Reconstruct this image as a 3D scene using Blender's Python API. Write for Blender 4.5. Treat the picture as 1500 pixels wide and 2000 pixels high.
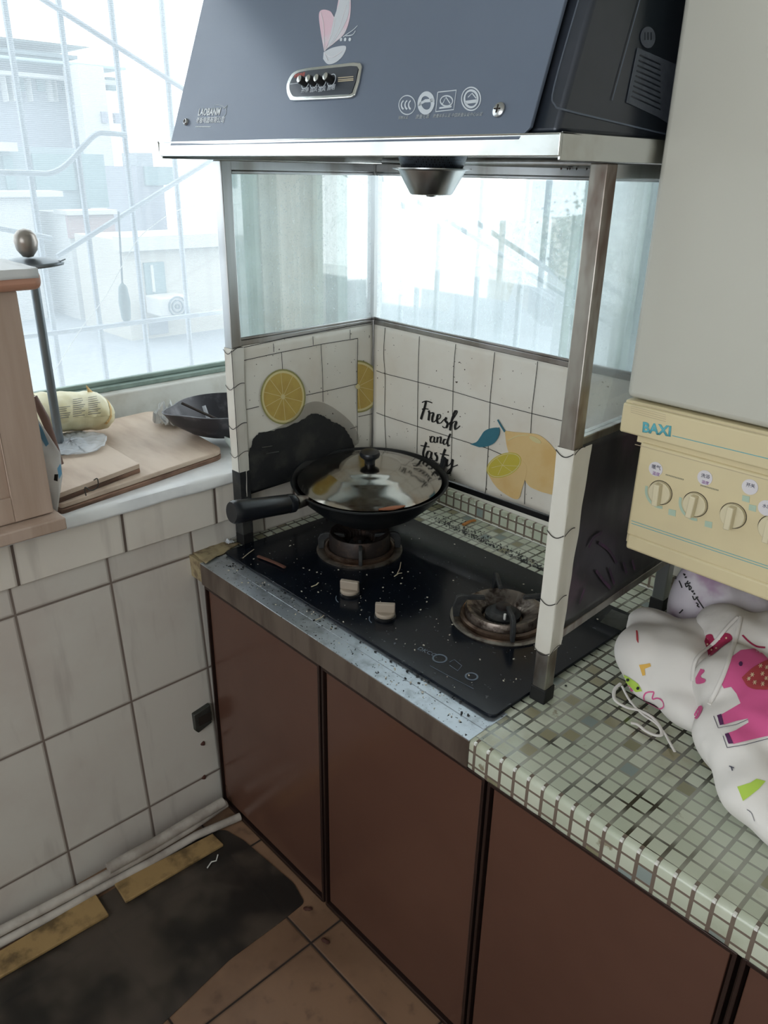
import bpy, bmesh, math, random
from mathutils import Vector, Matrix, noise
from mathutils.bvhtree import BVHTree
from mathutils.geometry import delaunay_2d_cdt
random.seed(7)
for o in list(bpy.data.objects): bpy.data.objects.remove(o)
SC = bpy.context.scene
COL = SC.collection
PI = math.pi
# ------------------------------------------------------------------ camera
FPX = 1522.37
CAM = Vector((1.3722, -0.7581, 1.4754))
yaw, pitch, roll = 0.8115, 0.4133, 0.0176
FW = Vector((-math.sin(yaw)*math.cos(pitch), math.cos(yaw)*math.cos(pitch), -math.sin(pitch)))
RT = Vector((math.cos(yaw), math.sin(yaw), 0)); UP = RT.cross(FW)
CR = RT*math.cos(roll)+UP*math.sin(roll); CU = UP*math.cos(roll)-RT*math.sin(roll)
cd = bpy.data.cameras.new('camera'); cam = bpy.data.objects.new('camera', cd); COL.objects.link(cam)
cd.sensor_fit = 'VERTICAL'; cd.sensor_height = 36; cd.lens = FPX*36/2000; cd.clip_start = 0.02; cd.clip_end = 500
cam.matrix_world = Matrix(((CR.x, CU.x, -FW.x, CAM.x), (CR.y, CU.y, -FW.y, CAM.y), (CR.z, CU.z, -FW.z, CAM.z), (0, 0, 0, 1)))
SC.camera = cam
# ------------------------------------------------------------------ world, light, exposure
SC.view_settings.view_transform = 'Standard'; SC.view_settings.look = 'None'
SC.view_settings.gamma = 1; SC.view_settings.use_curve_mapping = False
SC.view_settings.exposure = 0.62
w = bpy.data.worlds.new('overcast_sky'); SC.world = w; w.use_nodes = True
wn = w.node_tree; bg = wn.nodes['Background']; bg.inputs[1].default_value = 2.6
tc = wn.nodes.new('ShaderNodeTexCoord'); sx = wn.nodes.new('ShaderNodeSeparateXYZ'); rp = wn.nodes.new('ShaderNodeValToRGB')
wn.links.new(tc.outputs['Generated'], sx.inputs[0]); wn.links.new(sx.outputs[2], rp.inputs[0]); wn.links.new(rp.outputs[0], bg.inputs[0])
rp.color_ramp.elements[0].color = (0.92, 0.965, 1.0, 1); rp.color_ramp.elements[1].color = (0.96, 0.985, 1.0, 1)
def portal(name, loc, rot, sx_, sy_):
    l = bpy.data.lights.new(name, 'AREA'); l.shape = 'RECTANGLE'; l.size = sx_; l.size_y = sy_
    l.cycles.is_portal = True
    o = bpy.data.objects.new(name, l); COL.objects.link(o); o.location = loc; o.rotation_euler = rot
portal('daylight_portal', (-0.80, -0.65, 1.6), (0, -PI/2, 0), 1.5, 2.9)
portal('daylight_portal', (0.05, 0.90, 1.6), (-PI/2, 0, 0), 1.5, 1.5)
portal('daylight_portal', (1.3, -2.5, 1.6), (PI/2, 0, 0), 1.9, 1.5)  # serves the added opening behind the camera
# ------------------------------------------------------------------ helpers
def ray(px, py): return FW+CR*((px-750)/FPX)-CU*((py-1000)/FPX)
def at(px, py, ax, v):
    d = ray(px, py); return CAM+d*((v-CAM[ax])/d[ax])
def atp(px, py, pl):
    p0, n = pl; d = ray(px, py); return CAM+d*((p0-CAM).dot(n)/d.dot(n))
def c(r, g, b, a=1):
    f = lambda v: (v/255/12.92) if v <= 10 else ((v/255+.055)/1.055)**2.4
    return (f(r), f(g), f(b), a)
def tag(o, label=None, cat=None, group=None, kind=None):
    if label: o['label'] = label
    if cat: o['category'] = cat
    if group: o['group'] = group
    if kind: o['kind'] = kind
    return o
def empty(name, loc, rz=0, **k):
    o = bpy.data.objects.new(name, None); COL.objects.link(o); o.empty_display_size = .05
    o.matrix_world = Matrix.Translation(loc) @ Matrix.Rotation(rz, 4, 'Z')
    o.location = loc; o.rotation_euler = (0, 0, rz); bpy.context.view_layer.update()
    return tag(o, **k)
class MB:
    def __init__(s): s.v = []; s.f = []; s.m = []; s.mi = 0
    def add(s, vs, fs):
        b = len(s.v); s.v += [Vector(v) for v in vs]; s.f += [[b+i for i in f] for f in fs]; s.m += [s.mi]*len(fs); return s
    def box(s, lo, hi, M=None):
        x0, y0, z0 = lo; x1, y1, z1 = hi
        vs = [Vector(p) for p in ((x0,y0,z0),(x1,y0,z0),(x1,y1,z0),(x0,y1,z0),(x0,y0,z1),(x1,y0,z1),(x1,y1,z1),(x0,y1,z1))]
        if M: vs = [M @ v for v in vs]
        return s.add(vs, [(0,3,2,1),(4,5,6,7),(0,1,5,4),(1,2,6,5),(2,3,7,6),(3,0,4,7)])
    def prism(s, pts, d):   # planar outline extruded by vector d
        d = Vector(d); n = len(pts); P = [Vector(p) for p in pts]
        return s.add(P+[p+d for p in P], [list(range(n))[::-1], list(range(n, 2*n))]+[(i, (i+1) % n, n+(i+1) % n, n+i) for i in range(n)])
    def tube(s, path, r, seg=10, cap=True, flat=None):
        P = [Vector(p) for p in path]; n = len(P); R = r if isinstance(r, (list, tuple)) else [r]*n
        vs = []; prev = None
        for i, p in enumerate(P):
            t = (P[min(i+1, n-1)]-P[max(i-1, 0)]).normalized()
            a = prev if prev else (Vector((0, 0, 1)) if abs(t.z) < .9 else Vector((1, 0, 0)))
            u = (a-t*a.dot(t)).normalized(); prev = u; b = t.cross(u)
            fl = flat or 1
            for k in range(seg):
                g = 2*PI*k/seg; vs.append(p+(u*math.cos(g)*fl+b*math.sin(g))*R[i])
        fs = [(i*seg+k, i*seg+(k+1) % seg, (i+1)*seg+(k+1) % seg, (i+1)*seg+k) for i in range(n-1) for k in range(seg)]
        if cap: fs += [list(range(seg))[::-1], [(n-1)*seg+k for k in range(seg)]]
        return s.add(vs, fs)
    def lathe(s, prof, M=None, seg=40, close=False, tw=None):  # prof (r,z)
        vs = []; n = len(prof)
        for i, (r, z) in enumerate(prof):
            for k in range(seg):
                g = 2*PI*k/seg; rr = r*(1+(tw(g, i) if tw else 0)); vs.append(Vector((rr*math.cos(g), rr*math.sin(g), z)))
        if M: vs = [M @ v for v in vs]
        fs = [(i*seg+k, i*seg+(k+1) % seg, (i+1)*seg+(k+1) % seg, (i+1)*seg+k) for i in range(n-1) for k in range(seg)]
        if close: fs += [((n-1)*seg+k, (n-1)*seg+(k+1) % seg, (k+1) % seg, k) for k in range(seg)]
        else:
            if prof[0][0] > 1e-6: fs.append(list(range(seg))[::-1])
            if prof[-1][0] > 1e-6: fs.append([(n-1)*seg+k for k in range(seg)])
        return s.add(vs, fs)
    def grid(s, fn, nu, nv):
        vs = [fn(i/nu, j/nv) for j in range(nv+1) for i in range(nu+1)]
        return s.add(vs, [(j*(nu+1)+i, j*(nu+1)+i+1, (j+1)*(nu+1)+i+1, (j+1)*(nu+1)+i) for j in range(nv) for i in range(nu)])
    def build(s, name, mats, parent=None, smooth=False, bevel=0, recalc=True, solid=0, **k):
        me = bpy.data.meshes.new(name)
        V = s.v
        if parent is None:
            lo = Vector([min(v[i] for v in V) for i in range(3)]); hi = Vector([max(v[i] for v in V) for i in range(3)])
            org = Vector(((lo.x+hi.x)/2, (lo.y+hi.y)/2, lo.z)); inv = Matrix.Translation(-org)
        else: inv = parent.matrix_world.inverted()
        me.from_pydata([tuple(inv @ v) for v in V], [], [tuple(f) for f in s.f])
        if not isinstance(mats, (list, tuple)): mats = [mats]
        for m_ in mats: me.materials.append(m_)
        for p, mi in zip(me.polygons, s.m): p.material_index = mi; p.use_smooth = smooth
        if recalc:
            bm = bmesh.new(); bm.from_mesh(me); bmesh.ops.remove_doubles(bm, verts=bm.verts, dist=1e-6)
            bmesh.ops.recalc_face_normals(bm, faces=bm.faces); bm.to_mesh(me); bm.free()
        if smooth: 
            try: me.set_sharp_from_angle(angle=math.radians(42))
            except Exception: pass
        o = bpy.data.objects.new(name, me); COL.objects.link(o)
        if parent: o.parent = parent
        else: o.location = org
        if solid:
            md = o.modifiers.new('thickness', 'SOLIDIFY'); md.thickness = solid; md.offset = 0
        if bevel:
            md = o.modifiers.new('bevel', 'BEVEL'); md.width = bevel; md.segments = 3; md.limit_method = 'ANGLE'; md.angle_limit = .6
            for p in me.polygons: p.use_smooth = True
            try: me.set_sharp_from_angle(angle=math.radians(50))
            except Exception: pass
        bpy.context.view_layer.update()
        return tag(o, **k)
# ---- plane decals (printing on flat real surfaces)
def pts(pl, P, lift=.0006):
    n = pl[1] if (CAM-pl[0]).dot(pl[1]) > 0 else -pl[1]
    return [atp(x, y, (pl[0]+n*lift, pl[1])) for x, y in P]
def poly(mb, pl, P, lift=.0006, th=None):
    n = pl[1] if (CAM-pl[0]).dot(pl[1]) > 0 else -pl[1]
    mb.prism(pts(pl, P, lift), -n*(th or min(lift*.8, .0008)))
def line(mb, pl, P, wd=.001, lift=.0006):
    n = pl[1] if (CAM-pl[0]).dot(pl[1]) > 0 else -pl[1]
    Q = pts(pl, P, lift)
    strip(mb, Q, n, wd)
def strip(mb, Q, n, wd, th=.0003):
    W = wd if isinstance(wd, (list, tuple)) else [wd]*len(Q); L = []; R_ = []
    for i, q in enumerate(Q):
        t = (Q[min(i+1, len(Q)-1)]-Q[max(i-1, 0)]).normalized(); s = t.cross(n).normalized()
        L.append(q+s*W[i]/2); R_.append(q-s*W[i]/2)
    N = len(Q); vs = L+R_+[v-n*th for v in L+R_]
    fs = []
    for i in range(N-1):
        fs += [(i, i+1, N+i+1, N+i), (2*N+i, 3*N+i, 3*N+i+1, 2*N+i+1), (i, 2*N+i, 2*N+i+1, i+1), (N+i, N+i+1, 3*N+i+1, 3*N+i)]
    fs += [(0, N, 3*N, 2*N), (N-1, 2*N-1+0*N+0, 4*N-1, 3*N-1)]
    mb.add(vs, fs)
def smooth_path(P, k=6):
    P = [Vector((p[0], p[1])) for p in P]; out = []
    for i in range(len(P)-1):
        p0 = P[max(i-1, 0)]; p1 = P[i]; p2 = P[i+1]; p3 = P[min(i+2, len(P)-1)]
        for j in range(k):
            t = j/k; out.append(.5*((2*p1)+(p2-p0)*t+(2*p0-5*p1+4*p2-p3)*t*t+(3*p1-p0-3*p2+p3)*t*t*t))
    return [(q.x, q.y) for q in out]+[(P[-1].x, P[-1].y)]
def ell(cx, cy, rx, ry, rot=0, n=36, a0=0, a1=2*PI):
    full = abs(a1-a0-2*PI) < 1e-6; m = n if full else n+1
    return [(cx+rx*math.cos(a0+(a1-a0)*i/n)*math.cos(rot)-ry*math.sin(a0+(a1-a0)*i/n)*math.sin(rot),
             cy+rx*math.cos(a0+(a1-a0)*i/n)*math.sin(rot)+ry*math.sin(a0+(a1-a0)*i/n)*math.cos(rot)) for i in range(m)]
def wcirc(mb, ctr, u, v, r, wd, n, lift=.0006, a0=0, a1=2*PI):
    Q = [ctr+n*lift+(u*math.cos(a0+(a1-a0)*i/32)+v*math.sin(a0+(a1-a0)*i/32))*r for i in range(33)]
    strip(mb, Q, n, wd)
def text(s, pl, p0, p1, material, parent, name='printed_lettering', hs=1.0, lift=.0008, bold=0, label=None):
    cu = bpy.data.curves.new('t', 'FONT'); cu.body = s; cu.size = 1; cu.extrude = 0.0; cu.offset = bold; cu.resolution_u = 2
    ob = bpy.data.objects.new('t', cu); COL.objects.link(ob); bpy.context.view_layer.update()
    me0 = bpy.data.meshes.new_from_object(ob.evaluated_get(bpy.context.evaluated_depsgraph_get()))
    bpy.data.objects.remove(ob)
    A = atp(*p0, pl); B = atp(*p1, pl); n = pl[1] if (CAM-pl[0]).dot(pl[1]) > 0 else -pl[1]
    if not len(me0.vertices): return None
    xs = [v.co.x for v in me0.vertices]; k = (B-A).length/(max(xs)-min(xs)); x0 = min(xs)
    ex = (B-A).normalized(); ey = n.cross(ex)
    inv = parent.matrix_world.inverted()
    for v in me0.vertices: v.co = inv @ (A+ex*(v.co.x-x0)*k+ey*v.co.y*k*hs+n*lift)
    me0.materials.clear(); me0.materials.append(material)
    o = bpy.data.objects.new(name, me0); COL.objects.link(o); o.parent = parent
    md = o.modifiers.new('thickness', 'SOLIDIFY'); md.thickness = .0004; md.offset = -1
    return tag(o, label=label)
# ---- node materials
class X:
    def __init__(s, nt, o): s.nt = nt; s.o = o
    def _m(s, op, *a):
        nd = s.nt.nodes.new('ShaderNodeMath'); nd.operation = op
        for i, v in enumerate((s,)+a):
            if isinstance(v, X): s.nt.links.new(v.o, nd.inputs[i])
            else: nd.inputs[i].default_value = v
        return X(s.nt, nd.outputs[0])
    def __add__(s, b): return s._m('ADD', b)
    def __sub__(s, b): return s._m('SUBTRACT', b)
    def __mul__(s, b): return s._m('MULTIPLY', b)
    def __truediv__(s, b): return s._m('DIVIDE', b)
    def lt(s, b): return s._m('LESS_THAN', b)
    def gt(s, b): return s._m('GREATER_THAN', b)
    def max(s, b): return s._m('MAXIMUM', b)
    def min(s, b): return s._m('MINIMUM', b)
    def abs(s): return s._m('ABSOLUTE')
    def floor(s): return s._m('FLOOR')
    def fract(s): return s._m('FRACT')
    def ramp(s, a, b):
        nd = s.nt.nodes.new('ShaderNodeMapRange'); nd.interpolation_type = 'SMOOTHSTEP'; s.nt.links.new(s.o, nd.inputs[0])
        nd.inputs[1].default_value = a; nd.inputs[2].default_value = b; return X(s.nt, nd.outputs[0])
def mat(name):
    m = bpy.data.materials.new(name); m.use_nodes = True
    nt = m.node_tree; return m, nt, nt.nodes['Principled BSDF']
def pos(nt, kind='Position'):
    g = nt.nodes.new('ShaderNodeNewGeometry'); s = nt.nodes.new('ShaderNodeSeparateXYZ'); nt.links.new(g.outputs[kind], s.inputs[0])
    return [X(nt, s.outputs[i]) for i in range(3)], g
def ns(nt, scale, detail=4, rough=.6, vec=None, stretch=None):
    nd = nt.nodes.new('ShaderNodeTexNoise'); nd.inputs['Scale'].default_value = scale; nd.inputs['Detail'].default_value = detail; nd.inputs['Roughness'].default_value = rough
    t = nt.nodes.new('ShaderNodeNewGeometry'); src = t.outputs['Position']
    if stretch:
        mp = nt.nodes.new('ShaderNodeMapping'); mp.inputs['Scale'].default_value = stretch; nt.links.new(src, mp.inputs[0]); src = mp.outputs[0]
    nt.links.new(vec or src, nd.inputs['Vector']); return X(nt, nd.outputs[0])
def mixc(nt, f, a, b):
    nd = nt.nodes.new('ShaderNodeMix'); nd.data_type = 'RGBA'
    if isinstance(f, X): nt.links.new(f.o, nd.inputs[0])
    else: nd.inputs[0].default_value = f
    for i, v in ((6, a), (7, b)):
        if isinstance(v, tuple): nd.inputs[i].default_value = v
        else: nt.links.new(v, nd.inputs[i])
    return nd.outputs[2]
def seti(nt, b, k, v):
    if isinstance(v, X): nt.links.new(v.o, b.inputs[k])
    elif isinstance(v, (int, float, tuple)): b.inputs[k].default_value = v
    else: nt.links.new(v, b.inputs[k])
def bump(nt, b, h, st=.3, dist=.002):
    nd = nt.nodes.new('ShaderNodeBump'); nd.inputs['Strength'].default_value = st; nd.inputs['Distance'].default_value = dist
    nt.links.new(h.o, nd.inputs['Height']); nt.links.new(nd.outputs[0], b.inputs['Normal'])
def pm(name, rgb, rough=.5, metal=0, rgb2=None, vs=8, lo=.4, hi=.7, bp=0, bs=40, stretch=None, coat=0, alpha=1, trans=0, ior=1.45, spec=None, specks=None):
    m, nt, b = mat(name); rgb = c(*rgb)
    seti(nt, b, 'Roughness', rough); seti(nt, b, 'Metallic', metal); seti(nt, b, 'Coat Weight', coat)
    seti(nt, b, 'Alpha', alpha); seti(nt, b, 'Transmission Weight', trans); seti(nt, b, 'IOR', ior)
    if spec is not None: seti(nt, b, 'Specular IOR Level', spec)
    col = rgb
    if rgb2: col = mixc(nt, ns(nt, vs, stretch=stretch).ramp(lo, hi), rgb, c(*rgb2))
    if specks:
        s_col, s_scale, s_th = specks
        col = mixc(nt, ns(nt, s_scale, 1).gt(s_th), col, c(*s_col))
    seti(nt, b, 'Base Color', col)
    if bp: bump(nt, b, ns(nt, bs, stretch=stretch), bp)
    return m
def glassy(name, clear=.6, rgb=(215, 230, 232), blur=.12, dirt=.35, vs=14):
    m, nt, b = mat(name); out = nt.nodes['Material Output']
    T = nt.nodes.new('ShaderNodeBsdfTransparent'); T.inputs[0].default_value = (.97, .985, .985, 1)
    F = nt.nodes.new('ShaderNodeBsdfRefraction'); F.inputs['Roughness'].default_value = blur; F.inputs['IOR'].default_value = 1.12; F.inputs[0].default_value = (.95, .975, .975, 1)
    D = nt.nodes.new('ShaderNodeBsdfTranslucent'); D.inputs[0].default_value = c(*rgb)
    G = nt.nodes.new('ShaderNodeBsdfGlossy'); G.inputs['Roughness'].default_value = .05
    def mix(a, b_, f):
        x = nt.nodes.new('ShaderNodeMixShader')
        if isinstance(f, X): nt.links.new(f.o, x.inputs[0])
        else: x.inputs[0].default_value = f
        nt.links.new(a, x.inputs[1]); nt.links.new(b_, x.inputs[2]); return x.outputs[0]
    n1 = ns(nt, vs, 6); n2 = ns(nt, 260, 2)
    a = mix(T.outputs[0], F.outputs[0], 1-clear)
    f = n1.ramp(.2, .9)*dirt*.3 + n2.ramp(.60, .72)*dirt*.9 + dirt*.25
    a = mix(a, D.outputs[0], f)
    fr = nt.nodes.new('ShaderNodeFresnel'); fr.inputs[0].default_value = 1.35
    a = mix(a, G.outputs[0], X(nt, fr.outputs[0])*.5)
    nt.links.new(a, out.inputs[0]); return m
M = {}
M['steel'] = pm('brushed_stainless_steel', (186, 188, 190), .28, 1, (150, 146, 140), 9, .45, .75, bp=.05, bs=300, stretch=(1, 1, .08))
M['steel_dirty'] = pm('greasy_stainless_steel', (168, 165, 158), .34, .9, (104, 84, 74), 13, .42, .7, bp=.08, bs=90, stretch=(1, 1, .35))
M['steel_bright'] = pm('polished_stainless_lip', (214, 216, 214), .16, 1, (186, 182, 172), 8, .5, .8)
M['edge_steel'] = pm('worktop_edge_steel', (192, 200, 208), .30, .8, (146, 152, 158), 26, .45, .75, bp=.1, bs=160, specks=((28, 28, 28), 190, .70))
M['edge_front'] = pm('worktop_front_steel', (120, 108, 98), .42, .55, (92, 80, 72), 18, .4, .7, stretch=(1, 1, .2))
M['black'] = pm('black_enamel', (16, 17, 19), .35, 0, (30, 30, 30), 30)
M['soot'] = pm('burnt_soot', (34, 36, 38), .6, 0, (58, 58, 56), 22, .45, .7, bp=.4, bs=60)
M['rubber'] = pm('black_rubber', (22, 22, 22), .7)
M['plastic_black'] = pm('black_handle_plastic', (26, 29, 34), .28)
M['white_plastic'] = pm('white_plastic', (222, 222, 218), .4)
M['white_frame'] = pm('white_window_frame', (205, 206, 200), .4, 0, (180, 178, 168), 7)
M['green_frame'] = pm('green_aluminium', (140, 158, 150), .4, .3, (120, 136, 128), 9)
M['grille'] = pm('painted_grille', (172, 180, 190), .6, 0, (156, 160, 168), 12)
M['plaster'] = pm('plaster', (220, 218, 209), .8, 0, (207, 204, 195), 3, bp=.05)
M['wood'] = pm('varnished_wood', (184, 164, 150), .45, 0, (168, 146, 130), 20, .35, .7, bp=.05, bs=60, stretch=(1, 1, .08))
M['wood_cap'] = pm('orange_wood', (192, 144, 122), .42, 0, (178, 128, 104), 14, stretch=(1, .1, 1))
M['board'] = pm('bamboo_board', (208, 190, 172), .6, 0, (182, 160, 142), 14, .35, .7, stretch=(.25, 1, 1), bp=.05)
M['board_edge'] = pm('stained_board_edge', (142, 112, 94), .7, 0, (86, 64, 52), 30, .35, .65, stretch=(.3, .3, 2))
M['brown_door'] = pm('brown_gloss_door', (92, 64, 53), .20, .1, (86, 59, 49), 2, .4, .7, spec=.5)
M['brown_dark'] = pm('brown_aluminium_strip', (52, 38, 34), .35, .4)
M['carcass'] = pm('cabinet_carcass', (70, 52, 44), .6)
M['cream'] = pm('aged_cream_plastic', (214, 200, 162), .42, 0, (207, 193, 157), 5)
M['casing'] = pm('boiler_casing', (192, 191, 181), .38, 0, (188, 187, 177), 3)
M['knob'] = pm('cream_knob', (214, 204, 174), .4)
M['teal'] = pm('teal_print', (96, 172, 184), .6)
M['teal_soft'] = pm('faded_teal_print', (172, 192, 174), .6)
M['gap'] = pm('dark_gap', (38, 30, 24), .8)
M['sticker'] = pm('white_sticker', (214, 210, 214), .6)
M['ink'] = pm('ink', (84, 84, 100), .6); M['ink_purple'] = pm('purple_ink', (150, 110, 160), .6)
M['print_grey'] = pm('grey_print', (190, 197, 204), .5); M['print_faint'] = pm('faint_print', (158, 165, 170), .5)
M['print_light'] = pm('light_print', (226, 230, 234), .5)
M['print_dim'] = pm('dim_grey_print', (150, 146, 124), .6)
M['print_hob'] = pm('hob_print', (100, 112, 124), .5)
M['hood_glass'] = pm('dark_blue_glass', (104, 114, 130), .22, .1, (107, 117, 133), 3, spec=.35)
M['hood_metal'] = pm('dark_blue_painted_steel', (60, 64, 74), .28, .3, (42, 50, 58), 4, coat=.3)
M['hob_glass'] = pm('black_tempered_glass', (15, 20, 28), .18, 0, (24, 27, 31), 16, .5, .75, spec=.3, specks=((70, 74, 76), 140, .735))
M['paper'] = pm('oilproof_paper', (226, 223, 213), .55, 0, (214, 206, 192), 5, .4, .75, bp=.14, bs=12, specks=((70, 60, 50), 130, .752))
M['paper_line'] = pm('black_print_line', (38, 36, 36), .6)
M['lemon'] = pm('lemon_print', (192, 166, 88), .6, 0, (184, 156, 82), 30); M['lemon_rind'] = pm('lemon_rind_print', (150, 146, 92), .6); M['lemon_pale'] = pm('lemon_pale_print', (214, 202, 150), .6)
M['orange'] = pm('orange_fruit_print', (220, 190, 134), .6, 0, (214, 178, 116), 12); M['lime'] = pm('lime_print', (196, 180, 70), .6)
M['leaf'] = pm('teal_leaf_print', (56, 112, 128), .6)
M['blacktext'] = pm('black_script_print', (26, 26, 26), .6)
M['petal'] = pm('pink_petal_print', (206, 176, 188), .5, 0, (196, 200, 204), 25); M['petal2'] = pm('pale_petal_print', (188, 192, 198), .5)
M['red_print'] = pm('red_print', (188, 96, 84), .5)
M['brass'] = pm('aged_nickel', (156, 150, 144), .32, .7)
M['pole'] = pm('dull_pole', (120, 128, 134), .38, .75)
M['film'] = pm('clear_plastic_film', (226, 232, 238), .15, 0, alpha=.45, bp=.5, bs=40)
M['bagplastic'] = pm('white_thin_plastic', (226, 228, 228), .35, alpha=.8, bp=.3, bs=50)
M['pack'] = pm('cream_wrapper', (226, 218, 178), .4, 0, (236, 232, 206), 18, bp=.3, bs=30)
M['cloth'] = pm('white_cotton', (226, 222, 218), .85, 0, (210, 200, 194), 5, .5, .8, bp=.25, bs=16)
M['mauve'] = pm('white_lilac_bag', (196, 190, 198), .5, 0, (160, 132, 158), 9, .45, .62, bp=.2, bs=20)
M['pink'] = pm('pink_print', (214, 92, 146), .85); M['darkpink'] = pm('crimson_print', (164, 44, 82), .85); M['green_p'] = pm('green_print', (176, 206, 84), .85)
M['plum'] = pm('plum_print', (88, 44, 88), .85); M['gold'] = pm('gold_print', (226, 180, 90), .85); M['rust'] = pm('rust_print', (180, 70, 76), .85); M['pale'] = pm('pale_dot_print', (232, 208, 176), .85)
M['straw'] = pm('straw_scrap', (190, 176, 150), .8); M['rind'] = pm('brown_scrap', (100, 66, 54), .7)
M['hobknob'] = pm('grey_beige_hob_knob', (158, 146, 132), .45)
M['crumb'] = pm('food_crumb', (196, 188, 172), .9)
M['ply'] = pm('plywood_strip', (158, 130, 86), .7, 0, (96, 78, 50), 16, .45, .7, bp=.2, bs=60)
M['pvc'] = pm('grey_pvc_conduit', (186, 180, 172), .5, 0, (150, 142, 134), 12, .4, .7)
M['floor_mat'] = pm('stained_floor_mat', (84, 75, 67), .32, 0, (42, 40, 38), 4.5, .42, .62, alpha=.72, bp=.2, bs=14)
M['brown_iron'] = pm('rusted_burner', (48, 42, 40), .5, .5, (78, 62, 54), 24, .5, .75, bp=.3, bs=90)
M['foil'] = pm('dull_foil_ring', (150, 142, 132), .34, .8, (80, 66, 56), 30, .4, .7, bp=.5, bs=70)
M['foil_shiny'] = pm('heat_stained_ring', (150, 128, 112), .28, .9, (96, 74, 62), 20)
M['foil_crinkle'] = pm('crinkled_foil', (128, 118, 110), .35, .8, (70, 58, 52), 60, .4, .65, bp=.4, bs=120)
M['copper'] = pm('copper_lid_edge', (170, 110, 82), .4, .5)
M['pan_black'] = pm('black_nonstick_pan', (19, 22, 25), .42, 0, (28, 31, 34), 12)
M['lid'] = pm('mirror_steel_lid', (172, 168, 160), .13, 1, (150, 132, 112), 14, .45, .8)
M['bracket'] = pm('dull_metal_bracket', (78, 80, 76), .5, .6, (52, 54, 50), 30)
M['rust_hole'] = pm('rusty_screw', (70, 40, 32), .8)
M['tape'] = pm('yellowed_tape', (156, 142, 110), .5, 0, (112, 96, 72), 40, .4, .65, bp=.3, bs=60)
# printed tile / mosaic / floor materials
def tilemat(name, ax, y0, py, z0, pz, wl, tilec, tile2, lc, rough=.3, bevelw=1, varamt=.5, streak=None):
    m, nt, b = mat(name); P, g = pos(nt)
    u = (P[ax[0]]-y0)/py; v = (P[ax[1]]-z0)/pz
    du = (u-(u+.5).floor()).abs()*py; dv = (v-(v+.5).floor()).abs()*pz
    d = du.min(dv) if pz < 50 else du
    g_ = d.lt(wl/2)
    wob = ns(nt, 3.2, 5).ramp(.4, .7); col = mixc(nt, wob, c(*tilec), c(*tile2))
    st = ns(nt, 26, 3, .5, stretch=(1, 1, .12)).ramp(.55, .75)*varamt
    col = mixc(nt, st, col, c(*(int(k*.86) for k in tile2)))
    col = mixc(nt, d.ramp(wl/2, wl*1.6)._m('SUBTRACT', 1)*-.35, col, c(*lc))
    col = mixc(nt, g_, col, c(*lc)); seti(nt, b, 'Base Color', col)
    seti(nt, b, 'Roughness', g_*.5+rough); bump(nt, b, d.ramp(wl*.4, wl*1.4), .5, .0015)
    return m
M['tile'] = tilemat('white_wall_tile', (1, 2), -.382, .194, .096, .291, .0045, (204, 200, 192), (194, 186, 178), (114, 102, 94))
M['band'] = tilemat('white_band_tile', (1, 2), -.366, .2175, .2, 100, .0055, (222, 216, 206), (212, 204, 194), (94, 82, 74))
M['floor'] = tilemat('tan_floor_tile', (0, 1), .167, .296, -.083, .296, .004, (136, 107, 85), (114, 88, 69), (38, 30, 26), rough=.35, varamt=.8)
def mosaic(name, ax):
    m, nt, b = mat(name); P, g = pos(nt); p = .0251; wl = .0039
    u = (P[ax[0]]-.787)/p; v = (P[ax[1]]-(.6605 if ax[1] == 2 else .0085))/p
    du = (u-(u+.5).floor()).abs()*p; dv = (v-(v+.5).floor()).abs()*p; d = (du-.0007).min(dv); g_ = d.lt(wl/2)
    cb = nt.nodes.new('ShaderNodeCombineXYZ'); nt.links.new(u.floor().o, cb.inputs[0]); nt.links.new(v.floor().o, cb.inputs[1])
    wn_ = nt.nodes.new('ShaderNodeTexWhiteNoise'); nt.links.new(cb.outputs[0], wn_.inputs[0]); r = X(nt, wn_.outputs[0])
    col = mixc(nt, r.ramp(.0, .85), c(196, 201, 184), c(182, 189, 170))
    col = mixc(nt, r.gt(.86), col, c(132, 130, 104)); col = mixc(nt, r.gt(.91), col, c(136, 148, 144)); col = mixc(nt, r.gt(.95), col, c(144, 140, 114))
    st = ns(nt, 7, 6).ramp(.52, .68)
    col = mixc(nt, st*.45, col, c(140, 128, 90)); col = mixc(nt, ns(nt, 24, 4).ramp(.64, .72)*.7, col, c(104, 84, 54))
    fade = ns(nt, 4.1, 3).ramp(.47, .6)
    gc = mixc(nt, fade*.75, c(92, 92, 84), c(172, 174, 162)) if ax[1] == 1 else c(112, 100, 90)
    seti(nt, b, 'Base Color', mixc(nt, g_, col, gc)); seti(nt, b, 'Metallic', g_*(.85 if ax[1] == 1 else .1)*(fade*-.8+1)); seti(nt, b, 'Roughness', g_*-.04+.26)
    seti(nt, b, 'Coat Weight', .3); bump(nt, b, ns(nt, 30, 3), .12)
    return m
M['mosaic'] = mosaic('mosaic_film_top', (0, 1)); M['mosaic_f'] = mosaic('mosaic_film_front', (0, 2))
M['sill_film'] = pm('white_film_covered_sill', (228, 230, 230), .3, 0, (206, 208, 210), 6, bp=.2, bs=14)
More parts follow.
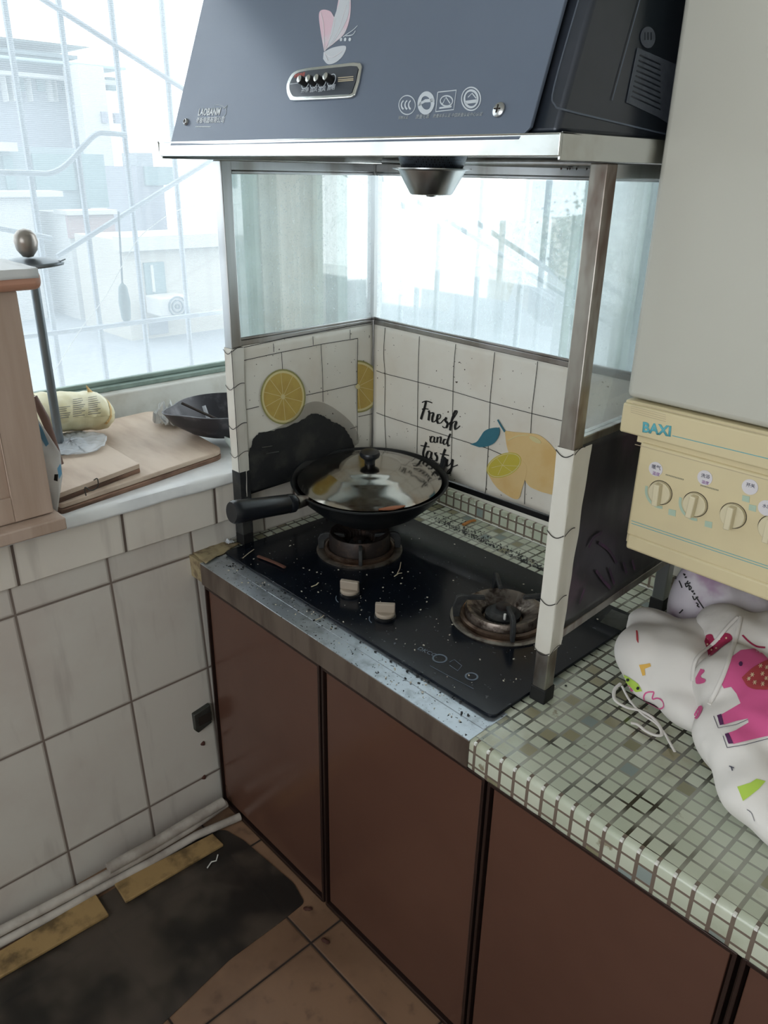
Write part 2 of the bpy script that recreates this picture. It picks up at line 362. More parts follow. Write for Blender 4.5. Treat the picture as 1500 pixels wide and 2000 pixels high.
def screenmat():
    m, nt, b = mat('fly_screen_mesh'); out = nt.nodes['Material Output']; P, g = pos(nt)
    a = (P[2]/.0042).fract()-.5; bz = (P[1]/.0042).fract()-.5
    f = a.abs().ramp(.2, .4)*.10+bz.abs().ramp(.3, .42)*.05+.22
    T = nt.nodes.new('ShaderNodeBsdfTransparent'); D = nt.nodes.new('ShaderNodeBsdfTranslucent'); D.inputs[0].default_value = (.52, .57, .60, 1)
    mx = nt.nodes.new('ShaderNodeMixShader'); nt.links.new(f.o, mx.inputs[0]); nt.links.new(T.outputs[0], mx.inputs[1]); nt.links.new(D.outputs[0], mx.inputs[2])
    nt.links.new(mx.outputs[0], out.inputs[0]); return m
M['screen'] = screenmat()
M['guard_glass'] = glassy('steamed_guard_glass', clear=.35, blur=.09, dirt=.36)
M['guard_glass_r'] = glassy('greasy_guard_glass', clear=.75, blur=.10, dirt=.14)
M['win_glass'] = glassy('window_glass', clear=1.0, dirt=.03)

# =================================================================== SETTING
WX = -.055; ST = .85; SBX = -.60; BY = .65; WBY = .80
def struct(name, mb, m, bevel=0, parent=None, **k):
    o = mb.build(name, m, parent, bevel=bevel, **k)
    if parent is None: o['kind'] = 'structure'
    return o
struct('floor', MB().box((WX, -2.4, -.05), (2.6, BY, 0)), M['floor'])
struct('wall_left', MB().prism([(WX-.05, -2.4, -.02), (-.004, -2.4, -.02), (-.004, -2.4, 0), (WX, -2.4, .738), (WX-.05, -2.4, .738)], (0, BY+2.4, 0)).box((WX-.7, -2.4, -.05), (WX-.05, BY+.2, ST-.03)), M['tile'])
struct('trim_1', MB().box((WX-.02, -2.4, .738), (WX+.008, BY-.06, ST-.016)), M['band'], bevel=.002, label='band of white tiles under the window sill')
def sillfn(u, v):
    y = -2.4+v*(WBY+2.4-.02); 
    if u < .86: x = SBX-.02+(WX+.004-SBX+.02)*u/.86; z = ST+.001*noise.noise((x*9, y*9, 0))
    else:
        t = (u-.86)/.14; x = WX+.004+.010*math.sin(t*PI/2)+.003*noise.noise((0, y*14, t)); z = ST-.018*t-.004*(1-math.cos(t*PI/2))+.004*noise.noise((3, y*11, 0))*t
    return Vector((x, y, z))
struct('trim_2', MB().grid(sillfn, 40, 200), M['sill_film'], smooth=True, solid=.003, label='white film-covered window sill ledge')
struct('wall_left_upper', MB().box((SBX-.06, -2.4, 2.25), (SBX+.06, WBY, 2.6)).box((SBX-.06, -2.6, ST-.1), (SBX+.06, -2.1, 2.3)), M['plaster']).name = 'wall_left'
struct('wall_back', MB().box((WX-.7, BY, 0), (2.6, BY+.04, .83)).box((.74, BY, .83), (2.6, BY+.17, 2.6)).box((SBX, WBY-.02, 2.2), (.80, WBY+.06, 2.6))
       .box((SBX-.06, BY+.04, .80), (.74, WBY+.05, .86)), M['plaster'])
struct('trim_3', MB().box((SBX-.06, .645, ST), (SBX+.03, WBY+.06, 2.3)).box((SBX, WBY-.03, ST), (-.545, WBY+.06, 2.3)), M['plaster'], label='corner pillar between the two windows')
struct('wall_right', MB().box((2.6, -2.4, 0), (2.65, BY+.2, 2.6)), M['plaster'])
struct('wall_front', MB().box((WX-.7, -2.45, 0), (2.65, -2.4, .85)).box((WX-.7, -2.45, 2.35), (2.65, -2.4, 2.6)).box((WX-.7, -2.45, .85), (.35, -2.4, 2.35)).box((2.25, -2.45, .85), (2.65, -2.4, 2.35)), M['plaster'])  # window opening is added, out of view, to bring more daylight inside
struct('ceiling', MB().box((SBX-.05, -2.45, 2.6), (2.65, WBY+.05, 2.65)), M['plaster'])
# windows
def window_left():
    r = empty('window_1', (SBX, -.7, ST), kind='structure')
    zb = at(300, 760, 0, SBX+.01).z
    ft = (at(211, 774, 0, SBX+.02).z+at(443, 729, 0, SBX+.02).z)/2; gt = (at(67, 769, 0, SBX-.03).z+at(443, 703, 0, SBX-.03).z)/2
    MB().box((SBX-.06, -2.1, ST), (SBX+.02, .65, ft)).box((SBX-.05, -2.1, 2.2), (SBX+.02, .65, 2.3)).box((SBX-.05, -1.05, ft), (SBX-.0, -.98, 2.25)).build('window_frame', M['white_frame'], r, bevel=.004)
    MB().box((SBX-.05, -2.1, ft), (SBX-.012, .65, gt-.012)).box((SBX-.046, -2.1, gt-.012), (SBX-.03, .65, gt)).box((SBX-.05, .515, ft), (SBX-.01, .61, 2.25)).box((SBX-.05, -2.1, 2.14), (SBX-.02, .65, 2.22)).build('sash', M['green_frame'], r, bevel=.002)
    MB().box((SBX-.047, .61, ft), (SBX-.004, .645, 2.25)).build('jamb_strip', M['white_frame'], r)
    MB().box((SBX-.036, -2.1, gt), (SBX-.033, .52, 2.2)).build('glass', M['win_glass'], r)
    MB().box((SBX-.0525, -2.1, gt-.01), (SBX-.052, .52, 2.2)).build('fly_screen', M['screen'], r)
    return r
window_left()
def window_back():
    r = empty('window_2', (.1, WBY, ST), kind='structure')
    MB().box((-.545, WBY-.01, ST+.01), (.74, WBY+.05, .93)).box((-.545, WBY-.01, 2.15), (.74, WBY+.05, 2.2)).build('window_frame', M['white_frame'], r, bevel=.004)
    mb = MB().box((-.545, WBY, .93), (-.49, WBY+.04, 2.15))
    for a, b in (((1128, 330), (1150, 330)), ((1212, 500), (1240, 500))):
        x0 = at(*a, 1, WBY).x; x1 = at(*b, 1, WBY).x; mb.box((x0, WBY, .93), (x1, WBY+.03, 2.15))
    mb.box((-.545, WBY, .93), (.74, WBY+.03, .97)); mb.build('sash', M['green_frame'], r, bevel=.002)
    MB().box((-.49, WBY+.012, .97), (.74, WBY+.015, 2.15)).build('glass', M['win_glass'], r)
window_back()
# =================================================================== OUTSIDE
OUT = {k: pm('outside_'+k, tuple(int(q*.68) for q in v), .8, 0, tuple(int(q*.65) for q in v), 1.5) for k, v in dict(lilac=(176, 178, 190), white=(236, 238, 236), cyan=(196, 222, 226), grey=(170, 186, 192), teal=(150, 176, 178), brick=(206, 178, 174), cream=(228, 226, 214), roof=(180, 188, 196), green=(150, 166, 152), dark=(130, 146, 156)).items()}
def bxp(mb, Xp, a, b, depth=.3, mi=0):
    p = at(*a, 0, Xp); q = at(*b, 0, Xp); mb.mi = mi; mb.box((Xp-depth, min(p.y, q.y), min(p.z, q.z)), (Xp, max(p.y, q.y), max(p.z, q.z)))
def bld(name, mlist, specs, **k):
    r = empty(name, specs[0][2], **k)
    return r
def building(name, Xp, wallr, feats, label, depth=4):
    A = at(*wallr[0], 0, Xp); B = at(*wallr[1], 0, Xp)
    r = empty(name, (Xp-depth/2, (A.y+B.y)/2, min(A.z, B.z)), label=label, cat='building')
    mb = MB(); bxp(mb, Xp, wallr[0], wallr[1], depth); mb.build('wall', OUT[wallr[2]], r)
    for pn, col, a, b, dx, dp in feats:
        mb = MB(); bxp(mb, Xp+dx, a, b, dp); mb.build(pn, OUT[col], r)
    return r
building('apartment_building', -14, ((-120, 108), (168, 420), 'lilac'),
    [('roof_slab', 'cyan', (-120, 100), (246, 132), .6, 4.6), ('upper_floor', 'grey', (-100, 82), (152, 116), -.2, 2), ('roof', 'white', (-100, 60), (178, 92), .1, 3),
     ('balcony_beam', 'white', (-100, 136), (236, 158), .4, .3)]+[('pilaster', 'white', (x, 146), (x+7, 198), .3, .25) for x in (10, 22, 58, 98, 108, 148)]+
    [('window', 'teal', (x, 150), (x+20, 178), .05, .1) for x in (30, 70, 120, 175, 208)], 'lilac-grey apartment block with pale cyan roof slab and white pilasters')
building('annex_building', -13, ((150, 125), (250, 560), 'white'),
    [('window', 'lilac', (198, 218), (212, 240), .05, .1), ('window', 'lilac', (224, 220), (236, 242), .05, .1)], 'white block on the right end of the apartment building', .6)
building('workshop_building', -10, ((-60, 283), (214, 700), 'grey'),
    [('window', 'teal', (62, 300), (150, 372), .05, .1), ('window', 'teal', (5, 305), (34, 370), .05, .1), ('side_wall', 'teal', (150, 300), (214, 405), .1, .2), ('ledge', 'white', (-40, 276), (36, 296), .3, .5)], 'grey-green shaded building low between the houses', .8)
building('low_parapet_house', -9, ((-60, 378), (122, 800), 'white'), [('coping', 'white', (-60, 374), (124, 384), .1, .4)], 'white low house with a parapet left of the small brick-patched shed', .6)
building('brick_shed', -8.6, ((130, 418), (228, 800), 'white'), [('brick_patch', 'brick', (131, 420), (227, 462), .03, .06), ('coping', 'white', (130, 412), (230, 418), .1, .4)], 'small shed with a pinkish brick patch under its coping', 1)
building('gable_house', -11, ((266, 325), (352, 720), 'lilac'),
    [('window', 'teal', (282, 325), (350, 362), .05, .1), ('gable', 'roof', (266, 298), (300, 326), .0, .5), ('band', 'white', (266, 462), (352, 474), .2, .3)], 'lilac-grey house with a wide teal window', 1.2)
dh = building('cream_house', -7, ((236, 470), (520, 672), 'cream'),
    [('window', 'teal', (281, 514), (326, 572), .03, .06), ('curtain', 'white', (294, 518), (304, 570), .05, .04), ('cornice', 'white', (236, 464), (520, 476), .1, .2), ('base_course', 'roof', (290, 622), (330, 650), .02, .05)], 'cream house wall with one small curtained window', 1.2)
a = at(285, 612, 0, -6.95); b_ = at(340, 570, 0, -6.95)
ac = empty('air_conditioner', ((-6.8, (a.y+b_.y)/2, a.z)), label='white outdoor air conditioner unit under the cream house window', cat='air conditioner')
MB().box((-6.93, a.y, a.z), (-6.6, b_.y, b_.z)).build('casing', OUT['white'], ac, bevel=.02)
cc = Vector((-6.6, a.y*.45+b_.y*.55, (a.z+b_.z)/2)); mb = MB()
for rr in (.11, .07, .03): mb.lathe([(rr, 0), (rr-.012, 0), (rr-.012, .02), (rr, .02)], Matrix.Translation(cc) @ Matrix.Rotation(PI/2, 4, 'Y'), 24, True)
mb.build('fan_grille', OUT['dark'], ac)
zr_ = at(240, 668, 0, -7).z
tr = MB().box((-9.5, -6, zr_-.4), (-1.6, 9, zr_)).build('flat_roof', OUT['roof'], None, label='pale grey flat roof terrace below the window', cat='roof')
MB().box((-60, -40, -9), (-1.5, 60, -8.6)).box((-1.5, 1.2, -9), (30, 60, -8.6)).build('ground', pm('pale_ground', (222, 224, 224), .8), None, kind='structure')
# seen through the back window
def bxy(mb, Yp, a, b, depth=.3):
    p = at(*a, 1, Yp); q = at(*b, 1, Yp); mb.box((min(p.x, q.x), Yp, min(p.z, q.z)), (max(p.x, q.x), Yp+depth, max(p.z, q.z)))
mb = MB(); P_ = [at(1010, 720, 1, 6), at(1130, 760, 1, 6), at(1130, 560, 1, 9), at(1030, 480, 1, 9)]
mb.prism([at(1030, 480, 1, 9), at(1180, 640, 1, 9), at(1200, 900, 1, 5), at(900, 860, 1, 5)], (0, 0, -.15))
mb.build('sloping_roof', OUT['roof'], None, label='pale grey sloping roof beyond the back window', cat='roof')
for nm_, Yp, A_1, B_1, dp, mk, lb_ in (('garden_house', 10, (960, 430), (1032, 640), 1.5, 'cream', 'cream block behind the back window beside the sloping roof'),
        ('distant_house', 12, (1030, 350), (1300, 900), 3, 'dark', 'grey-blue distant house seen at upper right of the back guard glass')):
    p = at(*A_1, 1, Yp); q = at(*B_1, 1, Yp)
    MB().box((min(p.x, q.x), Yp, -8.6), (max(p.x, q.x), Yp+dp, max(p.z, q.z))).build(nm_, OUT[mk], None, label=lb_, cat='building')
def tree():
    r = empty('tree', at(1075, 520, 1, 9.3), label='grey-green tree beyond the sloping roof', cat='tree'); mb = MB(); random.seed(3); base = at(1075, 470, 1, 9.3)
    for i in range(900):
        p = base+Vector((random.gauss(0, .45), random.gauss(0, .12), random.gauss(0, .28))); s = .045
        d = Vector((random.uniform(-1, 1), random.uniform(-1, 1), random.uniform(-1, 1))).normalized(); e = d.orthogonal().normalized()
        mb.add([p-d*s, p+e*s*.6, p+d*s, p-e*s*.6], [(0, 1, 2, 3)])
    mb.build('foliage', OUT['green'], r, recalc=False); MB().tube([Vector((base.x, base.y, -8.6)), base], [.09, .05]).build('trunk', OUT['dark'], r)
tree()
# grilles
def grille(name, ax, v, segs, label, r_=.0075):
    r = empty(name, at(*segs[0][1][0], ax, v), label=label, cat='window grille')
    for pn, pp, rad in segs:
        q = [at(*p, ax, v) for p in (smooth_path(pp) if len(pp) > 2 else pp)]
        MB().tube(q, rad, 8).build(pn, M['grille'], r, smooth=True)
    return r
GX = -.95
def vbar(px, py, ax, v, z0, z1):
    p = at(px, py, ax, v); return p
def grille2(name, ax, v, verts, others, label, z0=.6, z1=2.4):
    r = empty(name, at(*verts[0], ax, v)*1.0, label=label, cat='window grille')
    for px, py in verts:
        p = at(px, py, ax, v); MB().tube([(p.x, p.y, z0), (p.x, p.y, z1)], .0085, 8).build('upright_bar', M['grille'], r, smooth=True)
    for pn, pp, ext in others:
        q = [at(*p, ax, v) for p in (smooth_path(pp) if len(pp) > 2 else pp)]
        if ext: q = [q[0]-(q[-1]-q[0])*ext[0]]+q+[q[-1]+(q[-1]-q[0])*ext[1]]
        off = Vector((.012, 0, 0)) if ax == 0 else Vector((0, -.012, 0))
        MB().tube([p+off for p in q], .0075, 8).build(pn, M['grille'], r, smooth=True)
    return r
grille2('window_grille', 0, GX, [(-110, 300), (53, 300), (152, 300), (247, 300), (340, 300), (432, 300)],
    [('diagonal_bar', [(80, 0), (340, 165)], (1.2, 1.0)), ('diagonal_bar', [(108, 500), (410, 312)], (0, .3)), ('cross_bar', [(40, 657), (435, 607)], (1.5, .4)),
     ('cross_bar', [(-30, 440), (97, 465)], (.8, 0)), ('scroll_bar', [(-20, 336), (60, 338), (95, 338), (125, 322), (160, 285), (185, 262), (205, 260), (243, 264)], None)],
    'pale painted security grille outside the left window')
grille2('window_grille', 1, 1.05, [(787, 400), (860, 400), (941, 400), (1030, 400), (1140, 400), (1262, 500)],
    [('diagonal_bar', [(745, 345), (1108, 575)], (.2, .8)), ('cross_bar', [(800, 900), (1100, 960)], (.5, .5))], 'pale security grille outside the back window')
MB().tube([at(x, y, 0, -.9) for x, y in smooth_path([(100, 735), (160, 640), (205, 580), (262, 478), (300, 440), (350, 410), (420, 395)])], .0012, 6).build('string', M['white_plastic'], None, smooth=True,
    label='thin white string curving across the left window', cat='string')
hb = empty('hanging_bundle', at(245, 600, 0, -1.0), label='small grey-green bundle hanging by a cord outside the left window', cat='bundle')
p = at(243, 590, 0, -.95)
MB().lathe([(.001, -.07), (.014, -.05), (.018, 0), (.013, .045), (.001, .06)], Matrix.Translation(p), 16).build('bundle', OUT['teal'], hb, smooth=True)
MB().tube([p+Vector((0, 0, .055)), Vector((p.x+.02, p.y+.004, at(243, 412, 0, -.95).z))], .003, 6).build('cord', OUT['dark'], hb)

# =================================================================== CABINETS & WORKTOP
H = .68; HB = .628
seams = [(0, .411), (.411, .814), (.814, 1.206), (1.206, 1.62)]
labs = ['brown gloss cabinet at the left wall, under the wok end of the hob', 'brown gloss cabinet under the hob knobs, second from the wall',
        'brown gloss cabinet under the start of the mosaic worktop edge', 'brown gloss cabinet at the lower right corner below the mosaic edge']
for (x0, x1), lb in zip(seams, labs):
    r = empty('base_cabinet', ((x0+x1)/2, .3, 0), label=lb, cat='cabinet', group=None)
    MB().box((x0+.002, .02, .0), (x1-.002, BY-.01, HB)).build('body', M['carcass'], r)
    MB().box((x0+.012, .0015, .018), (x1-.012, .02, HB-.012)).build('door', M['brown_door'], r, bevel=.0015)
    mb = MB(); t = .005
    mb.box((x0+.003, -.004, .004), (x0+.003+t, .02, HB-.002)).box((x1-.003-t, -.004, .004), (x1-.003, .02, HB-.002)).box((x0+.008, -.004, HB-.008), (x1-.008, .02, HB-.002)).box((x0+.008, -.004, .004), (x1-.008, .02, .012))
    mb.build('aluminium_trim', M['brown_dark'], r, bevel=.001)
wt = empty('worktop', (.8, .3, HB), label='mosaic-film worktop with a steel-edged left half', cat='worktop')
MB().box((WX+.002, .004, HB), (.776, BY-.004, H-.0012)).box((.776, .004, HB), (2.4, BY-.004, H-.002)).build('slab', M['carcass'], wt)
XM = .776
def topfn(x0, x1):
    prof = [(.0, HB-.003), (-.0015, HB), (-.0015, H-.007), (.0006, H-.002), (.006, H), (.012, H+.0004)]
    def fn(u, v):
        k = v*(len(prof)-1); i = min(int(k), len(prof)-2); t = k-i; y = prof[i][0]*(1-t)+prof[i+1][0]*t; z = prof[i][1]*(1-t)+prof[i+1][1]*t
        return Vector((x0+(x1-x0)*u, y-.0035, z))
    return fn
mb = MB(); mb.mi = 1
def frontedge(u, v):
    x = XM+(2.4-XM)*u
    prof = [(.001, HB-.002-.003*(noise.noise((x*20, 0, 0))+.3)), (0, HB), (0, H-.008), (.0015, H-.003), (.006, H), (.012, H+.0003)]
    k = v*5; i = min(int(k+1e-6), 4); t = k-i; return Vector((x, prof[i][0]*(1-t)+prof[i+1][0]*t-.003, prof[i][1]*(1-t)+prof[i+1][1]*t))
mb.grid(frontedge, 120, 5)
mb.mi = 0; mb.grid(lambda u, v: Vector((XM+(2.4-XM)*u, .009+(BY-.012)*v, H+.0003+.0006*noise.noise((u*30, v*12, 0)))), 80, 30)
mb.grid(lambda u, v: Vector((WX+.003+(XM-WX-.003)*u, .07+(BY-.075)*v, H-.0004)), 4, 4)
mb.mi = 1; mb.box((WX+.003, BY-.012, H), (2.4, BY-.002, H+.045))
mb.mi = 2  # silver grout ticks and edge line, whitened to paint their glint
for k in range(62):
    x = .787+k*.0251; mb.box((x-.0019, -.0040, H-.0035), (x+.0019, .0005, H+.0010))
for k in range(38): mb.lathe([(0, .0016), (.0016, .001), (.0018, 0)], Matrix.Translation((.08+k*.0251, BY-.013, H+.036)) @ Matrix.Rotation(PI/2, 4, 'X'), 8)
mb.box((.03, BY-.0145, H), (2.3, BY-.011, H+.0015))
mb.build('mosaic_film', [M['mosaic'], M['mosaic_f'], pm('silver_painted_glint', (240, 240, 236), .3, .15)], wt, smooth=True, recalc=False)
MB().box((-.003, -.006, HB), (XM, -.001, H-.001)).build('steel_front', M['edge_front'], wt, bevel=.001)
MB().box((-.003, -.006, H-.001), (XM+.001, .088, H+.0012)).box((.0, .03, H+.0012), (XM, .045, H+.0022)).build('steel_edge', M['edge_steel'], wt, bevel=.0008)
random.seed(5)
def tapefn(u, v): 
    P0 = [at(372, 1078, 2, H+.002), at(440, 1058, 2, H+.003), at(402, 1102, 2, H+.002), at(470, 1062, 2, H+.003)]
    p = P0[0].lerp(P0[1], u).lerp(P0[2].lerp(P0[3], u), v); return p+Vector((0, 0, .002+.003*noise.noise(p*90)))
tp = MB().grid(tapefn, 12, 8); 
pl_ = (Vector((0, -.0075, 0)), Vector((0, 1, 0)))
tp.box((WX+.004, -.004, .632), (-.003, .02, H+.002))
tp.build('tape', M['tape'], None, smooth=True, solid=.0012, label='yellowed crumpled tape over the worktop corner at the left wall', cat='tape')
for i, (ax_, ay_, s_) in enumerate(((455, 1048, .012), (448, 1062, .008))):
    p = at(ax_, ay_, 2, H+.004); MB().grid(lambda u, v: p+Vector(((u-.5)*s_*2.4, (v-.5)*s_*2, .006+.008*noise.noise((u*3+i, v*3, 1)))), 8, 8).build('plastic_scrap', M['film'], None, smooth=True, solid=.0006,
        label=('larger' if i == 0 else 'smaller')+' crumpled clear plastic scrap at the left end of the hob', cat='scrap')

# =================================================================== HOB
hx0, hx1, hy0, hy1 = -.004, .771, .0565, .504; HT = H+.0085
hob = empty('gas_hob', ((hx0+hx1)/2, (hy0+hy1)/2, H), label='black glass two-burner gas hob with two knobs', cat='gas hob')
def rrect(x0, y0, x1, y1, r, z, n=6):
    out = []
    for cx, cy, a in ((x1-r, y1-r, 0), (x0+r, y1-r, PI/2), (x0+r, y0+r, PI), (x1-r, y0+r, 1.5*PI)):
        out += [Vector((cx+r*math.cos(a+PI/2*k/n), cy+r*math.sin(a+PI/2*k/n), z)) for k in range(n+1)]
    return out
MB().prism(rrect(hx0, hy0, hx1, hy1, .012, H+.0025), (0, 0, .006)).build('glass_top', M['hob_glass'], hob, bevel=.0012)
B1 = Vector((.19, .29, HT)); B2 = Vector((.592, .302, HT))
def burner(ctr, ring_r, tall):
    T = Matrix.Translation(ctr); k = ring_r
    MB().lathe([(k, .0003), (k+.001, .003), (k-.004, .0045), (k-.014, .004), (k-.018, .001), (k-.02, .0003)], T, 64).build('drip_ring', M['foil'], hob, smooth=True)
    MB().lathe([(k-.018, .001), (k-.017, .010), (k-.022, .0125), (k-.027, .010), (k-.028, .001)], T, 64).build('rim_ring', M['foil_shiny'], hob, smooth=True)
    h = .046 if tall else .026
    MB().lathe([(k-.028, .001), (k-.027, h-.006), (k-.030, h), (k-.036, h-.001), (k-.044, h-.007), (k-.056, h-.013), (k-.060, h-.016), (k-.062, .002)], T, 120,
        tw=lambda g, i: (.018*math.sin(g*31+i)+.012*math.sin(g*47))*(i > 2)).build('foil_wind_guard', M['brown_iron'] if tall else M['foil_crinkle'], hob, smooth=True)
    b = MB().lathe([(.034, 0), (.034, .012), (.026, .016), (.024, .020), (.016, .023), (.001, .024)], T, 40).build('burner_cap', M['soot'], hob, smooth=True)
    MB().lathe([(.014, .023), (.014, .029), (.011, .031), (.001, .031)], T, 24).build('inner_cap', M['brown_iron'], b, smooth=True)
    MB().tube([ctr+Vector((.020, -.020, .012)), ctr+Vector((.020, -.020, .026))], .0025, 8).build('igniter', M['white_plastic'], b)
    for q in range(4):
        a = .87+PI/2*q; d = Vector((math.cos(a), math.sin(a), 0)); n_ = Vector((-d.y, d.x, 0))*.004
        R0 = k-.012; z = .045 if tall else .054
        pr = [d*(R0-.004)+Vector((0, 0, .006)), d*(R0+.008)+Vector((0, 0, .006)), d*(R0+.010)+Vector((0, 0, .030)), d*(R0+.004)+Vector((0, 0, z-.004)), d*(R0-.006)+Vector((0, 0, z)), d*(R0-.05)+Vector((0, 0, z-.004)), d*(R0-.052)+Vector((0, 0, z-.012)), d*(R0-.016)+Vector((0, 0, z-.011)), d*(R0-.006)+Vector((0, 0, .026))]
        MB().prism([ctr+p-n_ for p in pr], n_*2).build('pan_support_arm', M['soot'], hob, bevel=.0018)
burner(B1, .096, True); burner(B2, .100, False)
for (px, py), rz in (((683, 1160), .55), ((752, 1205), .75)):
    p = at(px, py, 2, HT); k = empty('k', p); 
    mb = MB(); T = Matrix.Translation(p) @ Matrix.Rotation(rz, 4, 'Z')
    mb.lathe([(.019, .006), (.0195, .010), (.017, .013), (.001, .0135)], T, 32)
    kb = mb.build('control_knob', M['hobknob'], hob, smooth=True)
    bpy.data.objects.remove(k)
    MB().prism([T @ Vector(v) for v in ((-.019, -.006, .012), (.019, -.006, .012), (.019, .004, .012), (-.019, .004, .012))], (0, 0, .019)).build('grip', M['hobknob'], kb, bevel=.002)
    MB().lathe([(.021, .0), (.021, .004), (.018, .006), (.001, .006)], Matrix.Translation(p), 32).build('bezel', M['black'], hob, smooth=True)
PH = (Vector((0, 0, HT)), Vector((0, 0, 1)))
text('DKCC', PH, (815, 1268), (848, 1283), M['print_hob'], hob, name='logo', lift=.0005)
mb = MB()
for (px, py), r_ in (((859, 1286), .012), ((921, 1321), .010)):
    q = at(px, py, 2, HT+.0006)
    wcirc(mb, q, Vector((1, 0, 0)), Vector((0, 1, 0)), r_, .003, Vector((0, 0, 1)), .0001)
line(mb, PH, [(878, 1293), (887, 1288), (902, 1300), (894, 1310), (878, 1299)], .0012); line(mb, PH, [(840, 1300), (880, 1322), (925, 1345)], .0008)
for px, py in ((662, 1168), (727, 1208)):
    line(mb, PH, ell(px+6, py, 12, 10, 0, 10, 2.2, 3.6), .0015)
mb.build('printed_marks', M['print_hob'], hob)
MB().prism(pts(PH, [(1172, 1215), (1195, 1190), (1240, 1207), (1214, 1232)], .0006), (0, 0, -.0004)).build('worn_label', M['bracket'], hob)

# =================================================================== WOK & LID
wc = Vector((.148, .357, .832)); tilt = Matrix.Translation(wc) @ Matrix.Rotation(math.radians(3.5), 4, Vector((.69, .72, 0)))
wok = empty('wok', (wc.x, wc.y, wc.z-.1), label='black frying wok with a cylindrical handle on the left burner', cat='wok')
R = .180
outer = [(.0, -.098), (.06, -.096), (.085, -.088), (.125, -.062), (.158, -.030), (.174, -.004), (R, .0)]
inner = [(R, .003), (.176, .003), (.168, -.008), (.152, -.030), (.12, -.058), (.08, -.082), (.0, -.090)]
MB().lathe(outer+inner, tilt, 72).build('pan_body', M['pan_black'], wok, smooth=True)
# handle toward the left front
h0 = at(603, 977, 2, wc.z-.018); h1 = at(575, 982, 2, .826); h2 = at(452, 1001, 2, .845)
hd = (h2-h1).normalized()
MB().tube([h0+Vector((.03, .02, -.004)), h0, h1], [.012, .011, .016], 16).build('handle_socket', M['steel_dirty'], wok, smooth=True)
L = (h2-h1).length
hp = [h1+hd*L*t for t in (0, .02, .1, .12, .14, .5, .9, .97, 1)]
MB().tube(hp, [.0170, .0200, .0205, .0190, .0205, .0215, .0240, .0240, .0210], 28).build('handle', M['plastic_black'], wok, smooth=True)
p = at(846, 908, 2, wc.z+.004); 
MB().tube([p+Vector(v) for v in ((-.020, .018, -.01), (-.012, .028, .012), (.006, .03, .022), (.02, .018, .014), (.026, .0, -.006))], .008, 12).build('helper_handle', M['plastic_black'], wok, smooth=True)
lid = empty('domed_lid', tilt @ Vector((0, 0, .002)), label='shiny domed steel lid with a black knob covering the wok', cat='lid')
rl = .163
prof = [(rl, -.004), (rl+.001, .0), (rl-.004, .0035), (.150, .009), (.128, .017), (.108, .0225), (.100, .0265), (.096, .0285), (.080, .0305), (.072, .0335), (.068, .0352), (.05, .0370), (.0, .0385)]
MB().lathe(prof+[(.0, .0370), (.05, .0355), (.1, .024), (.15, .007), (rl-.003, -.004)], tilt, 96).build('dome', M['lid'], lid, smooth=True)
MB().lathe([(.012, .036), (.012, .044), (.015, .050), (.022, .055), (.0235, .061), (.021, .066), (.0, .0685)], tilt, 32).build('knob', M['plastic_black'], lid, smooth=True)
MB().tube([tilt @ Vector((rl*math.cos(a)*1.0, rl*math.sin(a), .004)) for a in [(-.62+.06*k) for k in range(7)]], [.002, .005, .007, .008, .007, .005, .002], 10, flat=.5).build('brown_rim_patch', M['copper'], lid, smooth=True)
for px, py, dx, dy in ((448, 0, 0, 0),): pass

# =================================================================== GUARD FRAME
TH = .0433; FR = Vector((.800, .151, H)); W = .814; D = .4125
guard = empty('splash_guard', FR, TH, label='rectangular stainless steel and glass splash guard around the hob', cat='splash guard')
GM = guard.matrix_world.copy()
def G(a, b, z): return GM @ Vector((a, b, z-H))
ex = (G(1, 0, H)-G(0, 0, H)); ey = (G(0, 1, H)-G(0, 0, H))
ps = .025; ZT = 1.488
def gbox(mb, a0, b0, z0, a1, b1, z1): return mb.box((a0, b0, z0-H), (a1, b1, z1-H), GM)
posts = [(-ps, 0, 'steel_dirty'), (-W-ps, 0, 'steel'), (-W-ps, D, 'steel'), (-ps, D, 'steel')]
for i, (a, b, m_) in enumerate(posts):
    foot = .0 if i in (1, 2) else .0
    p_ = gbox(MB(), a, b, H+.02, a+ps, b+ps, ZT).build('post', M[m_], guard, bevel=.002)
    gbox(MB(), a-.002, b-.002, H+.0005, a+ps+.002, b+ps+.002, H+.028).build('rubber_foot', M['rubber'], p_, bevel=.002)
gbox(MB(), -W-ps-.002, -.002, H+.027, -W+.002, ps+.002, .86).build('burnt_sleeve', M['soot'], guard, bevel=.002)
ZRL, ZRR = 1.146, 1.131; rh = .012
def rail(a0, b0, a1, b1, z0, z1, m_='steel', wd=.020, h=rh, nm='rail'):
    A = G(a0, b0, z0); B = G(a1, b1, z1); d = (B-A); n = Vector((-d.y, d.x, 0)).normalized()*wd/2; u = Vector((0, 0, h))
    return MB().prism([A-n, B-n, B+n, A+n], -u).build(nm, M[m_], guard, bevel=.0015)
hm = ps/2
rail(-W-hm, ps, -W-hm, D, ZRL, ZRL); rail(-W, D+hm, -ps, D+hm, ZRL, ZRR); rail(-hm, ps, -hm, D, ZRR, ZRR, 'steel_dirty')
rail(-W-hm, ps, -W-hm, D, ZT, ZT, h=.018); rail(-W, D+hm, -ps, D+hm, ZT, ZT, h=.018); rail(-hm, ps, -hm, D, ZT, ZT, h=.018)
rail(-W, D+hm, -ps, D+hm, .800, .800, 'black', h=.014); rail(-hm, ps, -hm, D, .806, .806, 'steel_dirty', h=.016); rail(-W-hm, ps, -W-hm, D, .815, .815, 'black', h=.016)
